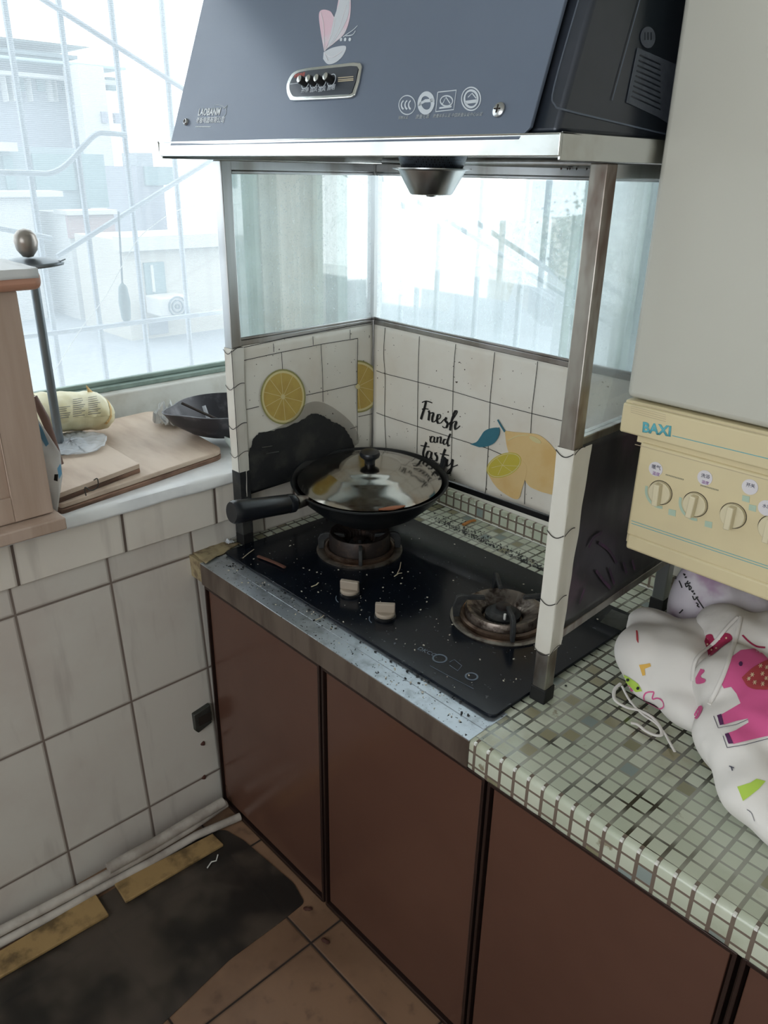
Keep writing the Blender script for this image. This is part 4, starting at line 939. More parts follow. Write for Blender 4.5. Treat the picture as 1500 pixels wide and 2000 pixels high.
Lb = [Vector((-.060, -.262, 0)), Vector((c1.x+.0, c1.y, 0)), Vector((c1.x-.40, c1.y+.03, 0)), Vector((-.50, -.262, 0))]
MB().prism(rounded(Lb, [.01, .03, .03, .01], ST+.001), (0, 0, .010)).build('cutting_board', M['board_edge'], None, bevel=.002, label='lowest thin wooden board, its stained edge along the sill front', cat='cutting board')
Lb2 = [p+Vector((-.004, .002, 0)) for p in Lb]
b2 = MB(); b2.prism(rounded(Lb2, [.01, .03, .03, .01], ST+.0115), (0, 0, .0105)).build('cutting_board', [M['board']], None, bevel=.002, label='broad pale wooden board under the black pan, on the lowest board', cat='cutting board')
f1 = at(272, 905, 2, .892); U = [Vector((-.070, -.262, 0)), Vector((f1.x+.002, f1.y, 0)), Vector((f1.x-.30, f1.y+.005, 0)), Vector((-.46, -.262, 0))]
ub = empty('chopping_block', (U[0].x, U[0].y, ST+.0225), label='thick bamboo chopping block in two layers, topmost of the board stack', cat='cutting board')
MB().prism(rounded(U, [.004]*4, ST+.0225), (0, 0, .009)).build('lower_layer', M['board_edge'], ub, bevel=.001)
MB().prism(rounded(U, [.004]*4, ST+.032), (0, 0, .010)).build('top_layer', M['board'], ub, bevel=.001)
mb = MB(); q = at(212, 932, 0, U[1].x+.014)
mb.tube([at(x, y, 0, -.062) for x, y in smooth_path([(183, 938), (190, 935), (191, 950), (178, 958), (166, 952), (168, 968)])], .0012, 6).build('wire_loop', M['bracket'], None, smooth=True, label='thin bent wire loop on the edge of the chopping block', cat='wire')
# towel stand
ZS = ST+.042
pb_ = at(118, 873, 2, ZS)
st = empty('paper_towel_stand', pb_, label='slim metal stand with an egg-shaped finial wrapped in plastic at its foot', cat='stand')
ht = at(60, 560, 0, pb_.x).z
def zat(px, py):
    d = ray(px, py); n2 = Vector((FW.x, FW.y, 0)).normalized(); t = (pb_-CAM).dot(n2)/d.dot(n2); return CAM+d*t
p1 = zat(66, 512)
MB().tube([pb_+Vector((0, 0, .004)), Vector((pb_.x, pb_.y, p1.z))], .0095, 20).build('pole', M['pole'], st, smooth=True)
MB().lathe([(.0, 0), (.06, 0), (.06, .004), (.012, .008), (0, .008)], Matrix.Translation(pb_), 40).build('base', M['pole'], st, smooth=True)
zc = p1.z
MB().grid(lambda u, v: Vector((pb_.x, pb_.y, zc))+Vector((-.010, .012, 0))+Vector((math.cos(u*2*PI)*.062*v*(1+.12*math.sin(u*2*PI*3+1)), math.sin(u*2*PI)*.062*v*(1+.12*math.sin(u*2*PI*3+1)), .006-.012*v*v+.004*math.sin(u*2*PI*2+.5)*v)), 48, 8).build('disc', M['pole'], st, smooth=True, solid=.005)
zf = zat(46, 474)
MB().lathe([(0, -.029), (.010, -.027), (.020, -.014), (.0235, .002), (.021, .015), (.013, .024), (0, .028)], Matrix.Translation((pb_.x-.003, pb_.y-.003, zf.z)), 32).build('finial', M['brass'], st, smooth=True)
MB().tube([zat(100, 508), zat(108, 511), zat(118, 510), zat(128, 506)], .0012, 6).build('wire_tip', M['pole'], st)
random.seed(9)
q = at(162, 893, 2, ZS+.003)
pf = MB().grid(lambda u, v: Vector((pb_.x, pb_.y, ZS))+Vector((.01, .02, .0))+Vector((math.cos(u*2*PI)*(.085*v)*(1+.25*noise.noise((u*4, v, 3))), math.sin(u*2*PI)*(.085*v)*(1+.3*noise.noise((u*4, v, 8))), .0115+.008*abs(noise.noise((math.cos(u*6.28)*4, math.sin(u*6.28)*4, v*5)))-.006*v)), 60, 14)
pf.build('plastic_film', M['film'], None, smooth=True, solid=.0004, label='crumpled clear plastic film spread round the foot of the metal stand', cat='plastic film')
# cream package
pk0 = at(222, 800, 2, ST+.05)
A0 = at(60, 822, 2, ST+.025); A1 = at(205, 800, 2, ST+.06)
ax_c0 = Vector((A0.x, A0.y, ST+.052)); ax_c0 = at(70, 806, 0, -.44); ax_c1 = at(212, 800, 0, -.44)
dirp = (ax_c1-ax_c0).normalized(); 
def pkfn(u, v):
    t = v; g = u*2*PI; ce = ax_c0.lerp(ax_c1, t); sq = 1.2*1-(.0 if t < .8 else ((t-.8)/.2)**2*.55); r_ = .036*sq
    n1 = Vector((0, 0, 1)); n2 = dirp.cross(n1).normalized()
    q_ = ce+n1*math.sin(g)*r_*1.05+n2*math.cos(g)*r_*1.5; q_ += (n1*math.sin(g)+n2*math.cos(g))*.004*noise.noise((u*5*math.cos(g), t*9, math.sin(g)*2)); return q_
pk = empty('wrapped_package', (ax_c0+ax_c1)/2-Vector((0, 0, .04)), label='cream plastic-wrapped package with small printed text at the window frame', cat='package')
mb = MB().grid(pkfn, 40, 30); mb.f.append(list(range(40))); mb.m.append(0); mb.f.append([30*41+k for k in range(40)]); mb.m.append(0)
pkb = mb.build('wrapper', M['pack'], pk, smooth=True)
tipb = ax_c1; MB().grid(lambda u, v: at(168+u*36, 752+u*30, 0, -.44)+Vector((.004*math.sin(v*3), 0, -.035*v-.01*u)), 8, 6).build('wrapper_fin', M['orange'], pk, smooth=True, solid=.001)
dg = bpy.context.evaluated_depsgraph_get()
def bvh_of(o):
    bpy.context.view_layer.update(); dg = bpy.context.evaluated_depsgraph_get(); e = o.evaluated_get(dg); me = e.to_mesh()
    mw = o.matrix_world; b = BVHTree.FromPolygons([mw @ v.co for v in me.vertices], [tuple(p.vertices) for p in me.polygons]); e.to_mesh_clear(); return b
def cast(bvhs, px, py):
    d = ray(px, py).normalized(); best = None
    for b in bvhs:
        h = b.ray_cast(CAM, d)
        if h[0] is not None and (best is None or h[3] < best[3]): best = h
    return best
def drape_line(mb, bv, P, wd, lift=.001, sp=2.5):
    Q = []; N = []
    for i in range(len(P)-1):
        n_ = max(1, int(math.hypot(P[i+1][0]-P[i][0], P[i+1][1]-P[i][1])/sp))
        for j in range(n_+(i == len(P)-2)):
            t = j/n_; h = cast(bv, P[i][0]+(P[i+1][0]-P[i][0])*t, P[i][1]+(P[i+1][1]-P[i][1])*t)
            if h: n = h[1] if h[1].dot(CAM-h[0]) > 0 else -h[1]; Q.append(h[0]+n*lift); N.append(n)
    if len(Q) < 2: return
    L = []; R_ = []
    for i, q in enumerate(Q):
        t = (Q[min(i+1, len(Q)-1)]-Q[max(i-1, 0)]).normalized(); s = t.cross(N[i]).normalized(); L.append(q+s*wd/2); R_.append(q-s*wd/2)
    n_ = len(Q); mb.add(L+R_, [(i, i+1, n_+i+1, n_+i) for i in range(n_-1) if (Q[i+1]-Q[i]).length < .03])
def drape_poly(mb, bv, P, step=3.0, lift=.0012):
    P = [Vector(p) for p in P]; xs = [p.x for p in P]; ys = [p.y for p in P]
    def inside(x, y):
        r_ = False; j = len(P)-1
        for i in range(len(P)):
            if (P[i].y > y) != (P[j].y > y) and x < (P[j].x-P[i].x)*(y-P[i].y)/(P[j].y-P[i].y)+P[i].x: r_ = not r_
            j = i
        return r_
    bd = []
    for i in range(len(P)):
        a, b = P[i], P[(i+1) % len(P)]; n_ = max(1, int((b-a).length/step)); bd += [a.lerp(b, t/n_) for t in range(n_)]
    pts_ = list(bd); nb = len(bd); x = min(xs)
    while x < max(xs):
        y = min(ys)
        while y < max(ys):
            if inside(x, y) and min((Vector((x, y))-q).length for q in bd) > step*.5: pts_.append(Vector((x, y)))
            y += step
        x += step
    vs, es, fs, *_ = delaunay_2d_cdt(pts_, [(i, (i+1) % nb) for i in range(nb)], [], 1, 1e-4)
    out = []; ok = []
    for v in vs:
        h = cast(bv, v.x, v.y)
        if h: n = h[1] if h[1].dot(CAM-h[0]) > 0 else -h[1]; out.append(h[0]+n*lift); ok.append(True)
        else: out.append(Vector((0, 0, 0))); ok.append(False)
    good = []
    for f in fs:
        if all(ok[i] for i in f) and inside(sum(vs[i].x for i in f)/len(f), sum(vs[i].y for i in f)/len(f)):
            if max((out[f[0]]-out[f[1]]).length, (out[f[1]]-out[f[2]]).length) < .03: good.append(list(f))
    if good:
        us = sorted({i for f in good for i in f}); mp_ = {i: k for k, i in enumerate(us)}; mb.add([out[i] for i in us], [[mp_[i] for i in f] for f in good])
pkbv = [bvh_of(pkb)]
mb = MB(); random.seed(4)
for k in range(9):
    for c0 in (112, 142, 172):
        if c0 == 112 and k < 3: continue
        y = 782+k*4-(c0-112)*.13; drape_line(mb, pkbv, [(c0, y+3), (c0+random.uniform(16, 26), y)], .0012)
mb.build('printed_text_rows', M['ink'], pk, recalc=False)
mb = MB(); drape_line(mb, pkbv, smooth_path([(196, 770), (212, 786), (216, 812), (206, 828)]), .007); mb.build('orange_end_band', M['orange'], pk, recalc=False)
# brown knife handle
MB().tube([at(66, 775, 0, -.22), at(88, 818, 0, -.215), at(101, 853, 0, -.21), Vector((-.205, at(101, 853, 0, -.21).y+.008, ST+.050))], [.007, .009, .0075, .006], 12, flat=.6).build('knife_handle', pm('dull_brown_handle', (112, 88, 80), .5), None, smooth=True, label='brown handle leaning behind the wooden cupboard beside the stand', cat='handle')
# blue-white carrier bag
def bagfn(u, v):
    P0 = [(72, 815), (95, 850), (118, 885), (122, 930), (112, 1000)]
    k = v*4; i = min(int(k), 3); t = k-i; x = P0[i][0]*(1-t)+P0[i+1][0]*t; y = P0[i][1]*(1-t)+P0[i+1][1]*t
    p = at(x-u*40, y+u*6, 0, -.045-.03*u+.004*math.sin(v*9+u*4)); return p
bg_ = MB().grid(bagfn, 12, 24).build('carrier_bag', M['bagplastic'], None, smooth=True, solid=.0008, label='white and blue plastic bag tucked beside the wooden cupboard', cat='plastic bag')
bv = [bvh_of(bg_)]
M['blue'] = pm('blue_print', (110, 168, 206), .5)
for q_ in ([(74, 822), (84, 838), (96, 866), (90, 872), (78, 850)], [(118, 905), (121, 925), (116, 936), (112, 915)]):
    mb = MB(); drape_poly(mb, bv, q_, 3); mb.build('blue_print', M['blue'], bg_, recalc=False)
mb = MB(); drape_poly(mb, bv, [(107, 926), (114, 926), (113, 940), (106, 938)], 3); mb.build('black_square_print', M['black'], bg_, recalc=False)
# wooden cupboard
cb = empty('spice_cupboard', (-.12, -.5, ST+.001), label='small pale wooden cupboard standing on the sill at the left edge', cat='cupboard')
fx = -.02; yr = -.289; cz0, cz1 = ST+.027, 1.283
MB().box((-.24, -.80, cz0), (fx-.018, yr-.002, cz1)).build('body', M['wood'], cb, bevel=.002)
dr = MB(); sw = .062; yi = at(22, 972, 0, fx).y
dr.box((fx-.018, yi, cz0+.002), (fx, yr, cz1-.002)).box((fx-.018, -.80, cz0+.002), (fx, yi, at(22, 972, 0, fx).z)).box((fx-.018, -.80, cz1-.06), (fx, yi, cz1-.002))
dr = dr.build('door', M['wood'], cb, bevel=.002)
MB().box((fx-.014, -.80, cz0+.03), (fx-.007, yi, cz1-.03)).build('door_panel', M['wood'], dr)
zb1 = at(130, 1010, 0, .012).z; zb0 = at(130, 1035, 0, .012).z; yb1 = at(130, 1020, 0, .012).y
MB().box((-.25, -.82, max(ST+.002, zb0)), (.012, yb1, max(zb1, ST+.022))).build('base_board', M['wood'], cb, bevel=.003)
MB().box((-.26, -.84, cz1), (.006, -.253, cz1+.034)).build('cornice', M['wood_cap'], cb, bevel=.012)
def clothfn(u, v):
    y = -.86+u*.60; x = -.27+.30*v
    z = cz1+.0365+.0015*noise.noise((x*20, y*20, 0))
    if v > .92: x = .010; z -= (v-.92)/.08*(.016+.06*max(0, (.55-u))*2)
    return Vector((x, y, z))
MB().grid(clothfn, 30, 40).build('plastic_sheet', M['bagplastic'], None, smooth=True, solid=.001, label='translucent plastic sheet draped over the cupboard top', cat='plastic sheet')
# black pan on boards
pz = ST+.024
pc = at(425, 812, 2, pz+.06); pc = Vector((-.252, .230, pz))
sp_ = empty('old_pan', pc, label='old black pan with a spout lying on the boards by the window', cat='pan')
T = Matrix.Translation(pc)
L_ = at(331, 806, 2, pz+.065); 
rr_ = .115
def spout(g, i): 
    d = (g-math.atan2(L_.y-pc.y, L_.x-pc.x)+PI) % (2*PI)-PI
    return (.28*math.exp(-(d/.30)**2))*(1 if i in range(3, 8) else .2)
MB().lathe([(.0, 0), (.062, 0), (.078, .006), (.100, .035), (.115, .062), (.118, .066), (.114, .067), (.098, .040), (.074, .010), (.0, .005)], T, 72, tw=spout).build('pan_body', pm('worn_black_iron', (52, 52, 58), .42, .2, (92, 92, 98), 20, .5, .75), sp_, smooth=True)
MB().tube([T @ Vector((-.02, -.10, .085)), T @ Vector((.03, -.03, .04))], .006, 8, flat=.5).build('tongs_x', M['gap'], None, smooth=True, label='dark ribbed utensil handle resting across the old pan', cat='utensil').name = 'utensil_handle'
MB().tube([T @ Vector((.02, .02, .012)), T @ Vector((.012, .028, .078))], .0075, 10, flat=.5).build('plastic_stick', M['white_plastic'], None, smooth=True, label='pale plastic stick standing in the old pan', cat='stick')
MB().tube([T @ Vector((-.01, -.03, .012)), T @ Vector((-.03, -.035, .064))], .005, 10, flat=.5).build('clear_stick', M['film'], None, smooth=True, label='clear plastic strip lying left in the old pan', cat='stick')
def crump(ctr, sx_, sy_, h, seed, nm, m_, label):
    return MB().grid(lambda u, v: ctr+Vector((math.cos(u*2*PI)*sx_*v*(1+.35*noise.noise((math.cos(u*6.28)*3, math.sin(u*6.28)*3, seed))), math.sin(u*2*PI)*sy_*v*(1+.35*noise.noise((math.cos(u*6.28)*3, math.sin(u*6.28)*3, seed+5))), .001+h*abs(noise.noise((math.cos(u*6.28)*v*5, math.sin(u*6.28)*v*5, seed+2)))*(1-v*.3))), 64, 14).build(nm, m_, None, smooth=True, solid=.0005, label=label, cat='plastic bag')
crump(at(338, 822, 2, pz+.004), .050, .045, .085, 3, 'plastic_bag', M['bagplastic'], 'crumpled white plastic bag poking out left of the old pan')
cbm = empty('enamel_bowl', (-.045, .17, ST), label='pale green-white bowl half hidden behind the guard post', cat='bowl')
cbp = at(452, 878, 2, ST+.015)
MB().lathe([(0, .001), (.030, .001), (.04, .018), (.044, .034), (.041, .034), (.034, .012), (0, .006)], Matrix.Translation((cbp.x-.03, cbp.y+.05, ST+.002)), 40).build('bowl', pm('pale_enamel', (206, 218, 214), .3), cbm, smooth=True)

# =================================================================== WALL & FLOOR ITEMS
def wallx(px, py):
    n = Vector((.738, 0, .051)).normalized(); return atp(px, py, (Vector((WX, 0, .738)), n))
a = wallx(374, 1393); b_ = wallx(384, 1427); WB = b_.x-.002
br = empty('wall_bracket', (WB, (a.y+.0), b_.z), label='dull metal plate fixed to the tiles beside the cabinet', cat='bracket')
MB().prism([Vector((WB-.003, a.y, a.z)), Vector((WB-.003, -.006, a.z+.008)), Vector((WB-.003, -.006, a.z-.045)), Vector((WB-.003, a.y+.008, a.z-.056)), Vector((WB-.003, a.y, a.z-.046))], (.013, 0, 0)).build('plate', M['bracket'], br, bevel=.002)
MB().box((WB, a.y+.010, a.z-.036), (WB+.0115, -.006, a.z-.012)).build('groove', M['gap'], br)
for k, (px, py) in enumerate(((396, 1452), (398, 1518))):
    p = wallx(px, py)
    MB().lathe([(.0055, -.001), (.005, .003), (.002, .005), (0, .005)], Matrix.Translation(p) @ Matrix.Rotation(PI/2, 4, 'Y'), 14, tw=lambda g, i: .2*math.sin(g*3)).build('rusty_screw', M['rust_hole'], None, smooth=True,
        label='rusty screw in the tiles, %s of the two under the metal plate' % ('upper' if k == 0 else 'lower'), cat='screw')
def pth(P, z): return [at(x, y, 2, z) for x, y in P]
zz5 = lambda P: [(x*.46667, 1520+y*.46667) for x, y in P]
MB().tube(pth(zz5([(-150, 716), (0, 640), (230, 520), (455, 400), (640, 300), (800, 205), (945, 105)]), .030), .0105, 14).build('conduit_pipe', M['pvc'], None, smooth=True, label='upper grey-white conduit along the foot of the tiled wall', cat='pipe')
MB().tube(pth(zz5([(-150, 770), (0, 690), (230, 568), (455, 440), (640, 345), (820, 240), (1005, 160)]), .012), .0095, 14).build('conduit_pipe', M['pvc'], None, smooth=True, label='lower conduit swinging away from the wall towards the cabinet', cat='pipe')
MB().tube(pth(zz5([(452, 378), (640, 275), (800, 178), (935, 100)]), .048), .0125, 14).build('conduit_pipe', M['pvc'], None, smooth=True, label='short thick conduit piece lying on the upper pipe near the cabinet', cat='pipe')
def strip_board(P, z, lb):
    q = pth(zz5(P), z); MB().prism([Vector((v.x, v.y, .004)) for v in q], (0, 0, z-.004)).build('wood_strip', M['ply'], None, bevel=.002, label=lb, cat='wood strip')
strip_board([(478, 440), (890, 230), (935, 275), (525, 515)], .012, 'mouldy plywood strip on the floor nearer the cabinet')
strip_board([(-250, 900), (0, 720), (400, 482), (455, 568), (0, 830), (-250, 990)], .012, 'mouldy plywood strip on the floor at the left edge')
mp = pth(zz5([(-300, 900), (200, 630), (860, 230), (940, 215), (1020, 260), (1230, 440), (1275, 520), (1190, 590), (960, 760), (700, 1010), (500, 1200), (-300, 1500)]), .0015)
MB().prism(rounded(mp, [.01]*len(mp), .0006), (0, 0, .0014)).build('floor_mat', M['floor_mat'], None, label='stained dark plastic mat covering the floor by the wall', cat='mat')
p = at(418, 1682, 2, .004)
MB().tube(pth(zz5([(868, 375), (885, 350), (905, 345), (912, 320)]), .005), .0015, 6).build('white_string_scrap', M['white_plastic'], None, smooth=True, label='tiny white string scrap on the mat beside the plywood strip', cat='scrap')
for k, (x, y, lb) in enumerate(((1288, 545, 'dark crumb on the floor at the right end of the mat'), (1362, 680, 'brown leaf flake on the floor tile beside the cabinet foot'))):
    q = at(x*.46667, 1520+y*.46667, 2, .003); MB().lathe([(.006, -.002), (.007, 0), (.003, .002), (0, .002)], Matrix.Translation(q), 12, tw=lambda g, i: .5*math.sin(g*2+k)).build('leaf_flake', M['rust_hole'], None, smooth=True, label=lb, cat='scrap')

# =================================================================== FOOD SCRAPS
def shard(P, z, wd, m_, nm, lb, cat='scrap'):
    MB().tube(pth(P, z), wd, 6, flat=.5).build(nm, m_, None, smooth=True, label=lb, cat=cat)
shard([(474, 1090), (486, 1080), (496, 1073)], HT+.003, .0011, M['straw'], 'straw_stalk', 'straw stalk on the hob below the wok handle')
shard([(775, 1122), (781, 1110), (783, 1098)], HT+.003, .001, M['straw'], 'straw_stalk', 'upright straw stalk on the hob right of the left burner')
shard([(770, 1126), (778, 1120), (785, 1119)], HT+.003, .0014, M['straw'], 'straw_stalk', 'short curled stalk just below the upright one by the left burner')
shard([(608, 1146), (618, 1142), (622, 1138)], HT+.003, .0014, M['straw'], 'straw_stalk', 'bent pale stalk on the hob left of the knobs')
shard([(616, 1211), (626, 1207), (636, 1199)], H+.004, .0009, M['straw'], 'straw_stalk', 'thin stalk lying across the steel edge')
shard([(504, 1086), (520, 1092), (540, 1100), (556, 1108)], HT+.004, .0045, M['rind'], 'brown_smear', 'reddish brown smear on the hob beside the left burner')
shard([(905, 1025), (918, 1018), (928, 1016)], H+.004, .005, pm('orange_peel', (170, 112, 52), .6), 'peel_scrap', 'orange-brown peel scrap on the mosaic behind the hob')
random.seed(21); mb = MB()
def crumb(mb, p, s):
    a = random.uniform(0, 6.28); T = Matrix.Translation(p) @ Matrix.Rotation(a, 4, 'Z'); mb.box((-s, -s*.6, 0), (s, s*.6, s*.7), T)
for k in range(110):
    x = random.uniform(.02, .74); y = random.uniform(.06, .30) if random.random() < .8 else random.uniform(.3, .48)
    if (Vector((x, y))-B1.xy).length < .1 or (Vector((x, y))-B2.xy).length < .1: continue
    crumb(mb, Vector((x, y, HT)), random.choice((.0008, .001, .0016)))
for k in range(60): crumb(mb, Vector((random.uniform(.05, .74), random.uniform(.006, .052), H+.0022)), random.choice((.0008, .0012, .0018)))
mb.build('crumbs', M['crumb'], None, kind='stuff', label='pale crumbs scattered over the hob and steel edge', cat='crumbs')
mb = MB(); random.seed(22)
for k in range(420):
    t = random.random(); p0 = at(850, 1018, 2, H+.001).lerp(at(1060, 1115, 2, H+.001), t); q = p0+Vector((random.gauss(0, .012), abs(random.gauss(0, .018))*(1.4-t), 0)); crumb(mb, q, random.uniform(.0006, .0022))
for k in range(60): crumb(mb, Vector((random.uniform(.0, .74), random.uniform(.030, .054), H+.0022)), random.choice((.0008, .0016, .0022)))
mb.build('burnt_crumbs', M['soot'], None, kind='stuff', label='black burnt crumbs along the back edge of the hob', cat='crumbs')

# =================================================================== FABRIC BUNDLES
def blob(nm, balls, m_, parent, vox=.007, wr_=.017, seed=0, floor=H+.0015):
    bm = bmesh.new()
    for (x, y, z), (a, b, c_), rz in balls:
        T = Matrix.Translation((x, y, z)) @ Matrix.Rotation(rz, 4, 'Z') @ Matrix.Diagonal((a, b, c_, 1)); bmesh.ops.create_uvsphere(bm, u_segments=32, v_segments=20, radius=1, matrix=T)
    me = bpy.data.meshes.new(nm); bm.to_mesh(me); bm.free(); o = bpy.data.objects.new('tmp', me); COL.objects.link(o)
    rm = o.modifiers.new('r', 'REMESH'); rm.mode = 'VOXEL'; rm.voxel_size = vox
    sm = o.modifiers.new('s', 'SMOOTH'); sm.iterations = 14; sm.factor = .6
    bpy.context.view_layer.update(); me2 = bpy.data.meshes.new_from_object(o.evaluated_get(bpy.context.evaluated_depsgraph_get())); bpy.data.objects.remove(o)
    inv = parent.matrix_world.inverted()
    for v in me2.vertices:
        p = v.co.copy(); n = v.normal.copy()
        f = noise.noise((p.x*7+seed, p.y*7, p.z*7))*1.0+ (1-abs(noise.noise((p.x*11+seed, p.y*17, p.z*9+seed)))*2)*.45+noise.noise((p.x*30, p.y*30+seed, p.z*30))*.18
        p += n*f*wr_; p.z = max(p.z, floor); v.co = inv @ p
    bmx = bmesh.new(); bmx.from_mesh(me2)
    for _ in range(5): bmesh.ops.smooth_vert(bmx, verts=bmx.verts, factor=.5, use_axis_x=True, use_axis_y=True, use_axis_z=True)
    bmx.to_mesh(me2); bmx.free()
    me2.materials.clear(); me2.materials.append(m_)
    for p in me2.polygons: p.use_smooth = True
    o = bpy.data.objects.new(nm, me2); COL.objects.link(o); o.parent = parent; bpy.context.view_layer.update(); return o
e1 = empty('cloth_bundle', (.93, .38, H), label='white printed cotton bundle with green crocodile shape under the boiler', cat='cloth')
def PB_(px, py, z): v = at(px, py, 2, z); return (v.x, v.y, z)
f1 = blob('fabric', [(PB_(1262, 1275, .738), (.056, .052, .050), -.6), (PB_(1325, 1290, .738), (.095, .066, .054), -.6), (PB_(1285, 1240, .742), (.062, .05, .044), -.6), (PB_(1262, 1325, .712), (.050, .035, .026), -.6), (PB_(1340, 1365, .712), (.07, .045, .03), -.6), (PB_(1370, 1265, .745), (.06, .05, .045), -.5)], M['cloth'], e1)
e2 = empty('apron', (1.16, .24, H), label='white apron printed with a large pink elephant heaped at the right edge', cat='apron')
f2 = blob('fabric', [(PB_(1440, 1260, .77), (.075, .05, .045), -.6), (PB_(1440, 1350, .755), (.075, .065, .06), -.6), (PB_(1440, 1450, .735), (.075, .06, .05), -.9), (PB_(1480, 1540, .725), (.06, .06, .04), -.7), (PB_(1535, 1570, .72), (.08, .07, .035), -.7), (PB_(1540, 1420, .75), (.10, .09, .07), -.6), (PB_(1560, 1300, .76), (.1, .08, .08), 0)], M['cloth'], e2, seed=4)
e3 = empty('lilac_bag', (.97, .50, H), label='white and lilac bag with black script standing behind the cotton bundle', cat='bag')
f3 = blob('bag_body', [(PB_(1345, 1180, .77), (.040, .035, .095), -.5), (PB_(1385, 1190, .765), (.07, .04, .09), -.5), (PB_(1450, 1210, .76), (.07, .04, .075), -.5), (PB_(1520, 1245, .75), (.08, .04, .06), -.5)], M['mauve'], e3, seed=9, wr_=.006)
ST_BAG = True
b1 = [bvh_of(f1)]; b2v = [bvh_of(f2)]; b3 = [bvh_of(f3)]; ball = b1+b2v
Q = lambda P: [(1140+x*.31, 1080+y*.31) for x, y in P]
def dec(nm, bv_, items, mt, parent):
    mb = MB()
    for it in items:
        if it[0] == 'p': drape_poly(mb, bv_, it[1], 3.2, it[2] if len(it) > 2 else .0012)
        else: drape_line(mb, bv_, it[1], it[2], it[3] if len(it) > 3 else .0012)
    if mb.v: return mb.build(nm, mt, parent, recalc=False, smooth=True)
dec('green_crocodile_print', ball, [('p', Q([(125, 710), (180, 695), (210, 715), (235, 755), (290, 785), (345, 825), (370, 870), (330, 875), (270, 815), (190, 765), (135, 730)]))], M['green_p'], e1)
dec('eye_print', ball, [('p', [(1228+x, 1328+y) for x, y in ell(0, 0, 3, 3, 0, 10)], .002), ('p', [(1247+x, 1344+y) for x, y in ell(0, 0, 3, 3, 0, 10)], .002)], M['black'], e1)
dec('heart_outline_print', ball, [('l', Q(smooth_path([(445, 880), (435, 875), (395, 880), (380, 910), (400, 950), (470, 980), (505, 970), (500, 935), (470, 915), (435, 918), (445, 880)])), .0022), ('p', Q([(255, 830), (290, 835), (315, 870), (280, 872)]))], M['pink'], e1)
dec('red_mark_print', ball, [('p', Q(smooth_path([(330, 490), (342, 500), (346, 568), (334, 550)])))], M['rust'], e1)
dec('yellow_mark_print', ball, [('p', Q([(350, 705), (420, 695), (425, 715), (385, 730), (390, 770), (372, 775), (360, 735)]))], M['gold'], e1)
dec('pink_elephant_print', ball, [('p', Q([(860, 810), (890, 730), (930, 660), (990, 615), (1080, 605), (1130, 640), (1180, 690), (1180, 1150), (1050, 1180), (945, 1205), (930, 1190), (905, 1140), (960, 1120), (1040, 1070), (1035, 1045), (960, 1062), (885, 1085), (870, 1020), (930, 985), (990, 950), (965, 890), (930, 845), (885, 855)]))], M['pink'], e2)
dec('elephant_toe_print', ball, [('p', Q([(842, 1028), (868, 1018), (885, 1085), (862, 1090)]), .0018), ('p', Q([(892, 1145), (915, 1138), (945, 1203), (915, 1205)]), .0018)], M['plum'], e2)
dec('elephant_ear_print', ball, [('p', Q(smooth_path([(995, 790), (1060, 730), (1150, 680), (1180, 690), (1180, 850), (1100, 865), (1040, 850), (1010, 815)])), .002)], M['rust'], e2)
stars = []
for (x, y) in ((1060, 775), (1110, 720), (1125, 770), (1080, 825), (1130, 835), (1150, 730), (1040, 800), (1150, 800)):
    for a in range(3): stars.append(('l', Q([(x-14*math.cos(a*PI/3), y-14*math.sin(a*PI/3)), (x+14*math.cos(a*PI/3), y+14*math.sin(a*PI/3))]), .0012, .003))
dec('ear_star_print', ball, stars, M['pale'], e2)
dec('elephant_eye_print', ball, [('p', Q(ell(988, 704, 12, 15, 0, 12)), .002)], M['plum'], e2)
dec('crimson_heart_print', ball, [('p', Q(smooth_path([(758, 560), (775, 520), (810, 515), (830, 545), (870, 510), (920, 512), (935, 550), (880, 590), (795, 655), (775, 610)])))], M['darkpink'], e2)
dec('heart_dot_print', ball, [('p', Q(ell(x, y, 6, 6, 0, 8)), .002) for x, y in ((785, 545), (820, 580), (860, 545), (900, 540), (800, 615), (840, 605), (775, 580))], M['pale'], e2)
dec('pink_curl_print', ball, [('p', Q(smooth_path([(740, 730), (765, 745), (740, 780), (770, 800), (760, 820), (715, 825), (708, 790)])))], M['pink'], e2)
dec('pink_curl_print', ball, [('p', Q(smooth_path([(695, 1015), (720, 975), (745, 965), (750, 990), (720, 1045), (700, 1040)])))], M['pink'], e2)
dec('green_leaf_print', ball, [('p', Q([(970, 1475), (1050, 1450), (1090, 1425), (1145, 1440), (1100, 1490), (1050, 1530), (1005, 1562)]))], M['green_p'], e2)
dec('stitched_outline_print', ball, [('l', Q([(820, 1030), (850, 1105), (960, 1085), (1040, 1050)]), .0009), ('l', Q([(880, 1155), (905, 1228), (1020, 1210), (1170, 1170)]), .0009), ('l', Q([(920, 1345), (950, 1358)]), .0015), ('l', Q([(932, 1350), (940, 1375)]), .0015), ('l', Q(smooth_path([(1030, 1615), (1060, 1640), (1080, 1690)])), .0008)], M['ink'], e2)
dec('pink_binding', b3+b2v, [('l', Q(smooth_path([(1000, 520), (1040, 560), (1090, 590), (1145, 597)])), .003)], M['darkpink'], e2)
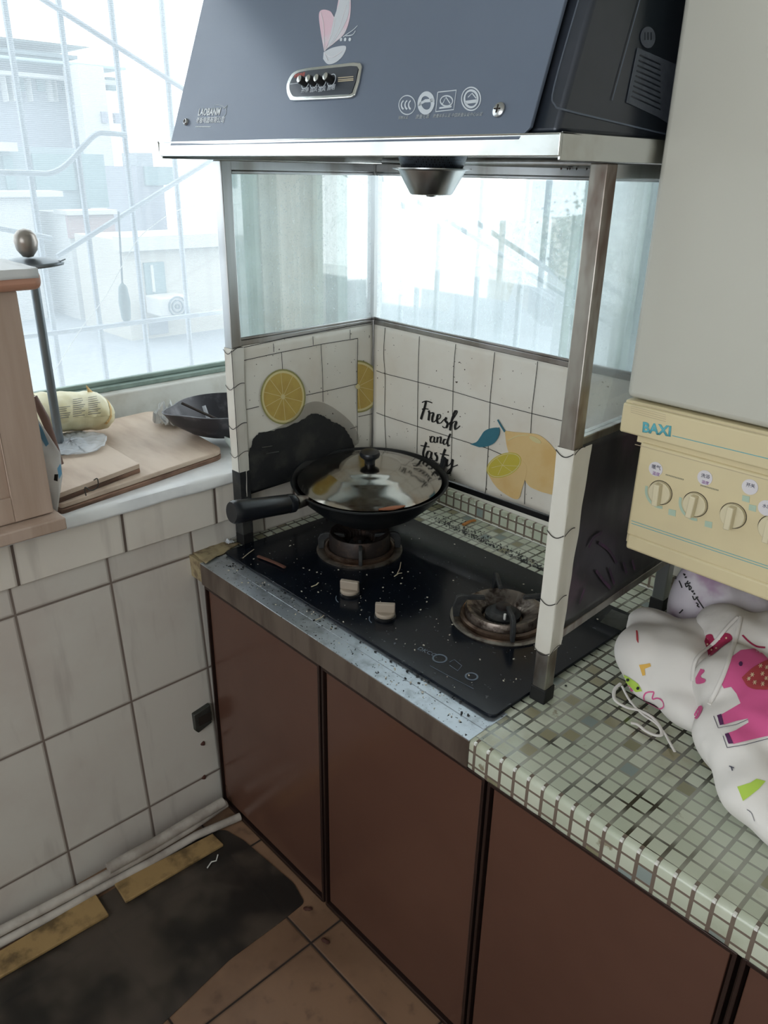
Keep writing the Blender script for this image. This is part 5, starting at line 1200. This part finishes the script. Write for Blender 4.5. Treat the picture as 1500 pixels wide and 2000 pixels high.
# script on the lilac bag: reversed handwriting strokes
K = lambda P: [(1280+x*.1467, 1080+y*.1467) for x, y in P]
dec('black_script_print', b3, [('l', K(smooth_path(P_)), .0022) for P_ in ([(375, 280), (400, 290), (385, 300)], [(395, 330), (415, 320), (408, 335)], [(440, 370), (420, 410), (470, 395)], [(400, 400), (415, 450), (450, 430), (455, 490), (480, 460), (440, 420)],
    [(480, 500), (500, 520), (505, 495)], [(505, 545), (525, 545), (515, 530)], [(495, 570), (520, 620), (545, 600), (570, 580)], [(540, 580), (580, 640), (650, 740)], [(540, 660), (570, 680), (560, 700), (590, 720)], [(255, 260), (270, 310), (285, 350)], [(320, 370), (335, 400), (360, 465)], [(320, 800), (345, 780), (370, 750)])], M['blacktext'], e3)
# drawstrings
def cordp(P, z, r_, m_, nm, lb, bv_=None, par=None):
    q = []
    for x, y in smooth_path(P, 5):
        h = cast(bv_, x, y) if bv_ else None
        q.append(h[0]+(CAM-h[0]).normalized()*.004 if h else at(x, y, 2, z))
    return MB().tube(q, r_, 8, flat=.5).build(nm, m_, par, smooth=True, **({} if par else dict(label=lb, cat='drawstring')))
cordp([(1212, 1335), (1200, 1348), (1202, 1368), (1225, 1382), (1250, 1388), (1275, 1402), (1290, 1422), (1292, 1435), (1280, 1436), (1262, 1428), (1245, 1415), (1232, 1412)], H+.006, .003, M['cloth'], 'drawstring', '', ball, e1)
cordp([(1215, 1340), (1230, 1368), (1255, 1395), (1280, 1412), (1298, 1432), (1308, 1450), (1318, 1468)], H+.006, .0022, M['cloth'], 'drawstring', '', ball, e1)
cordp([(1440, 1205), (1420, 1225), (1395, 1255), (1365, 1280), (1355, 1300), (1352, 1330)], .80, .0030, M['cloth'], 'tie_string', '', ball+b3, e2)
cordp([(1446, 1205), (1440, 1235), (1428, 1275), (1412, 1320), (1398, 1350), (1385, 1375)], .80, .0032, M['cloth'], 'tie_string', '', ball+b3, e2)
# worktop stains
MB().lathe([(0, 0), (.002, .0005), (.002, .0015), (0, .002)], Matrix.Translation(at(1105, 1340, 2, H+.001)), 8).build('grit', M['soot'], None, label='dark grain on the mosaic behind the guard foot', cat='grit')
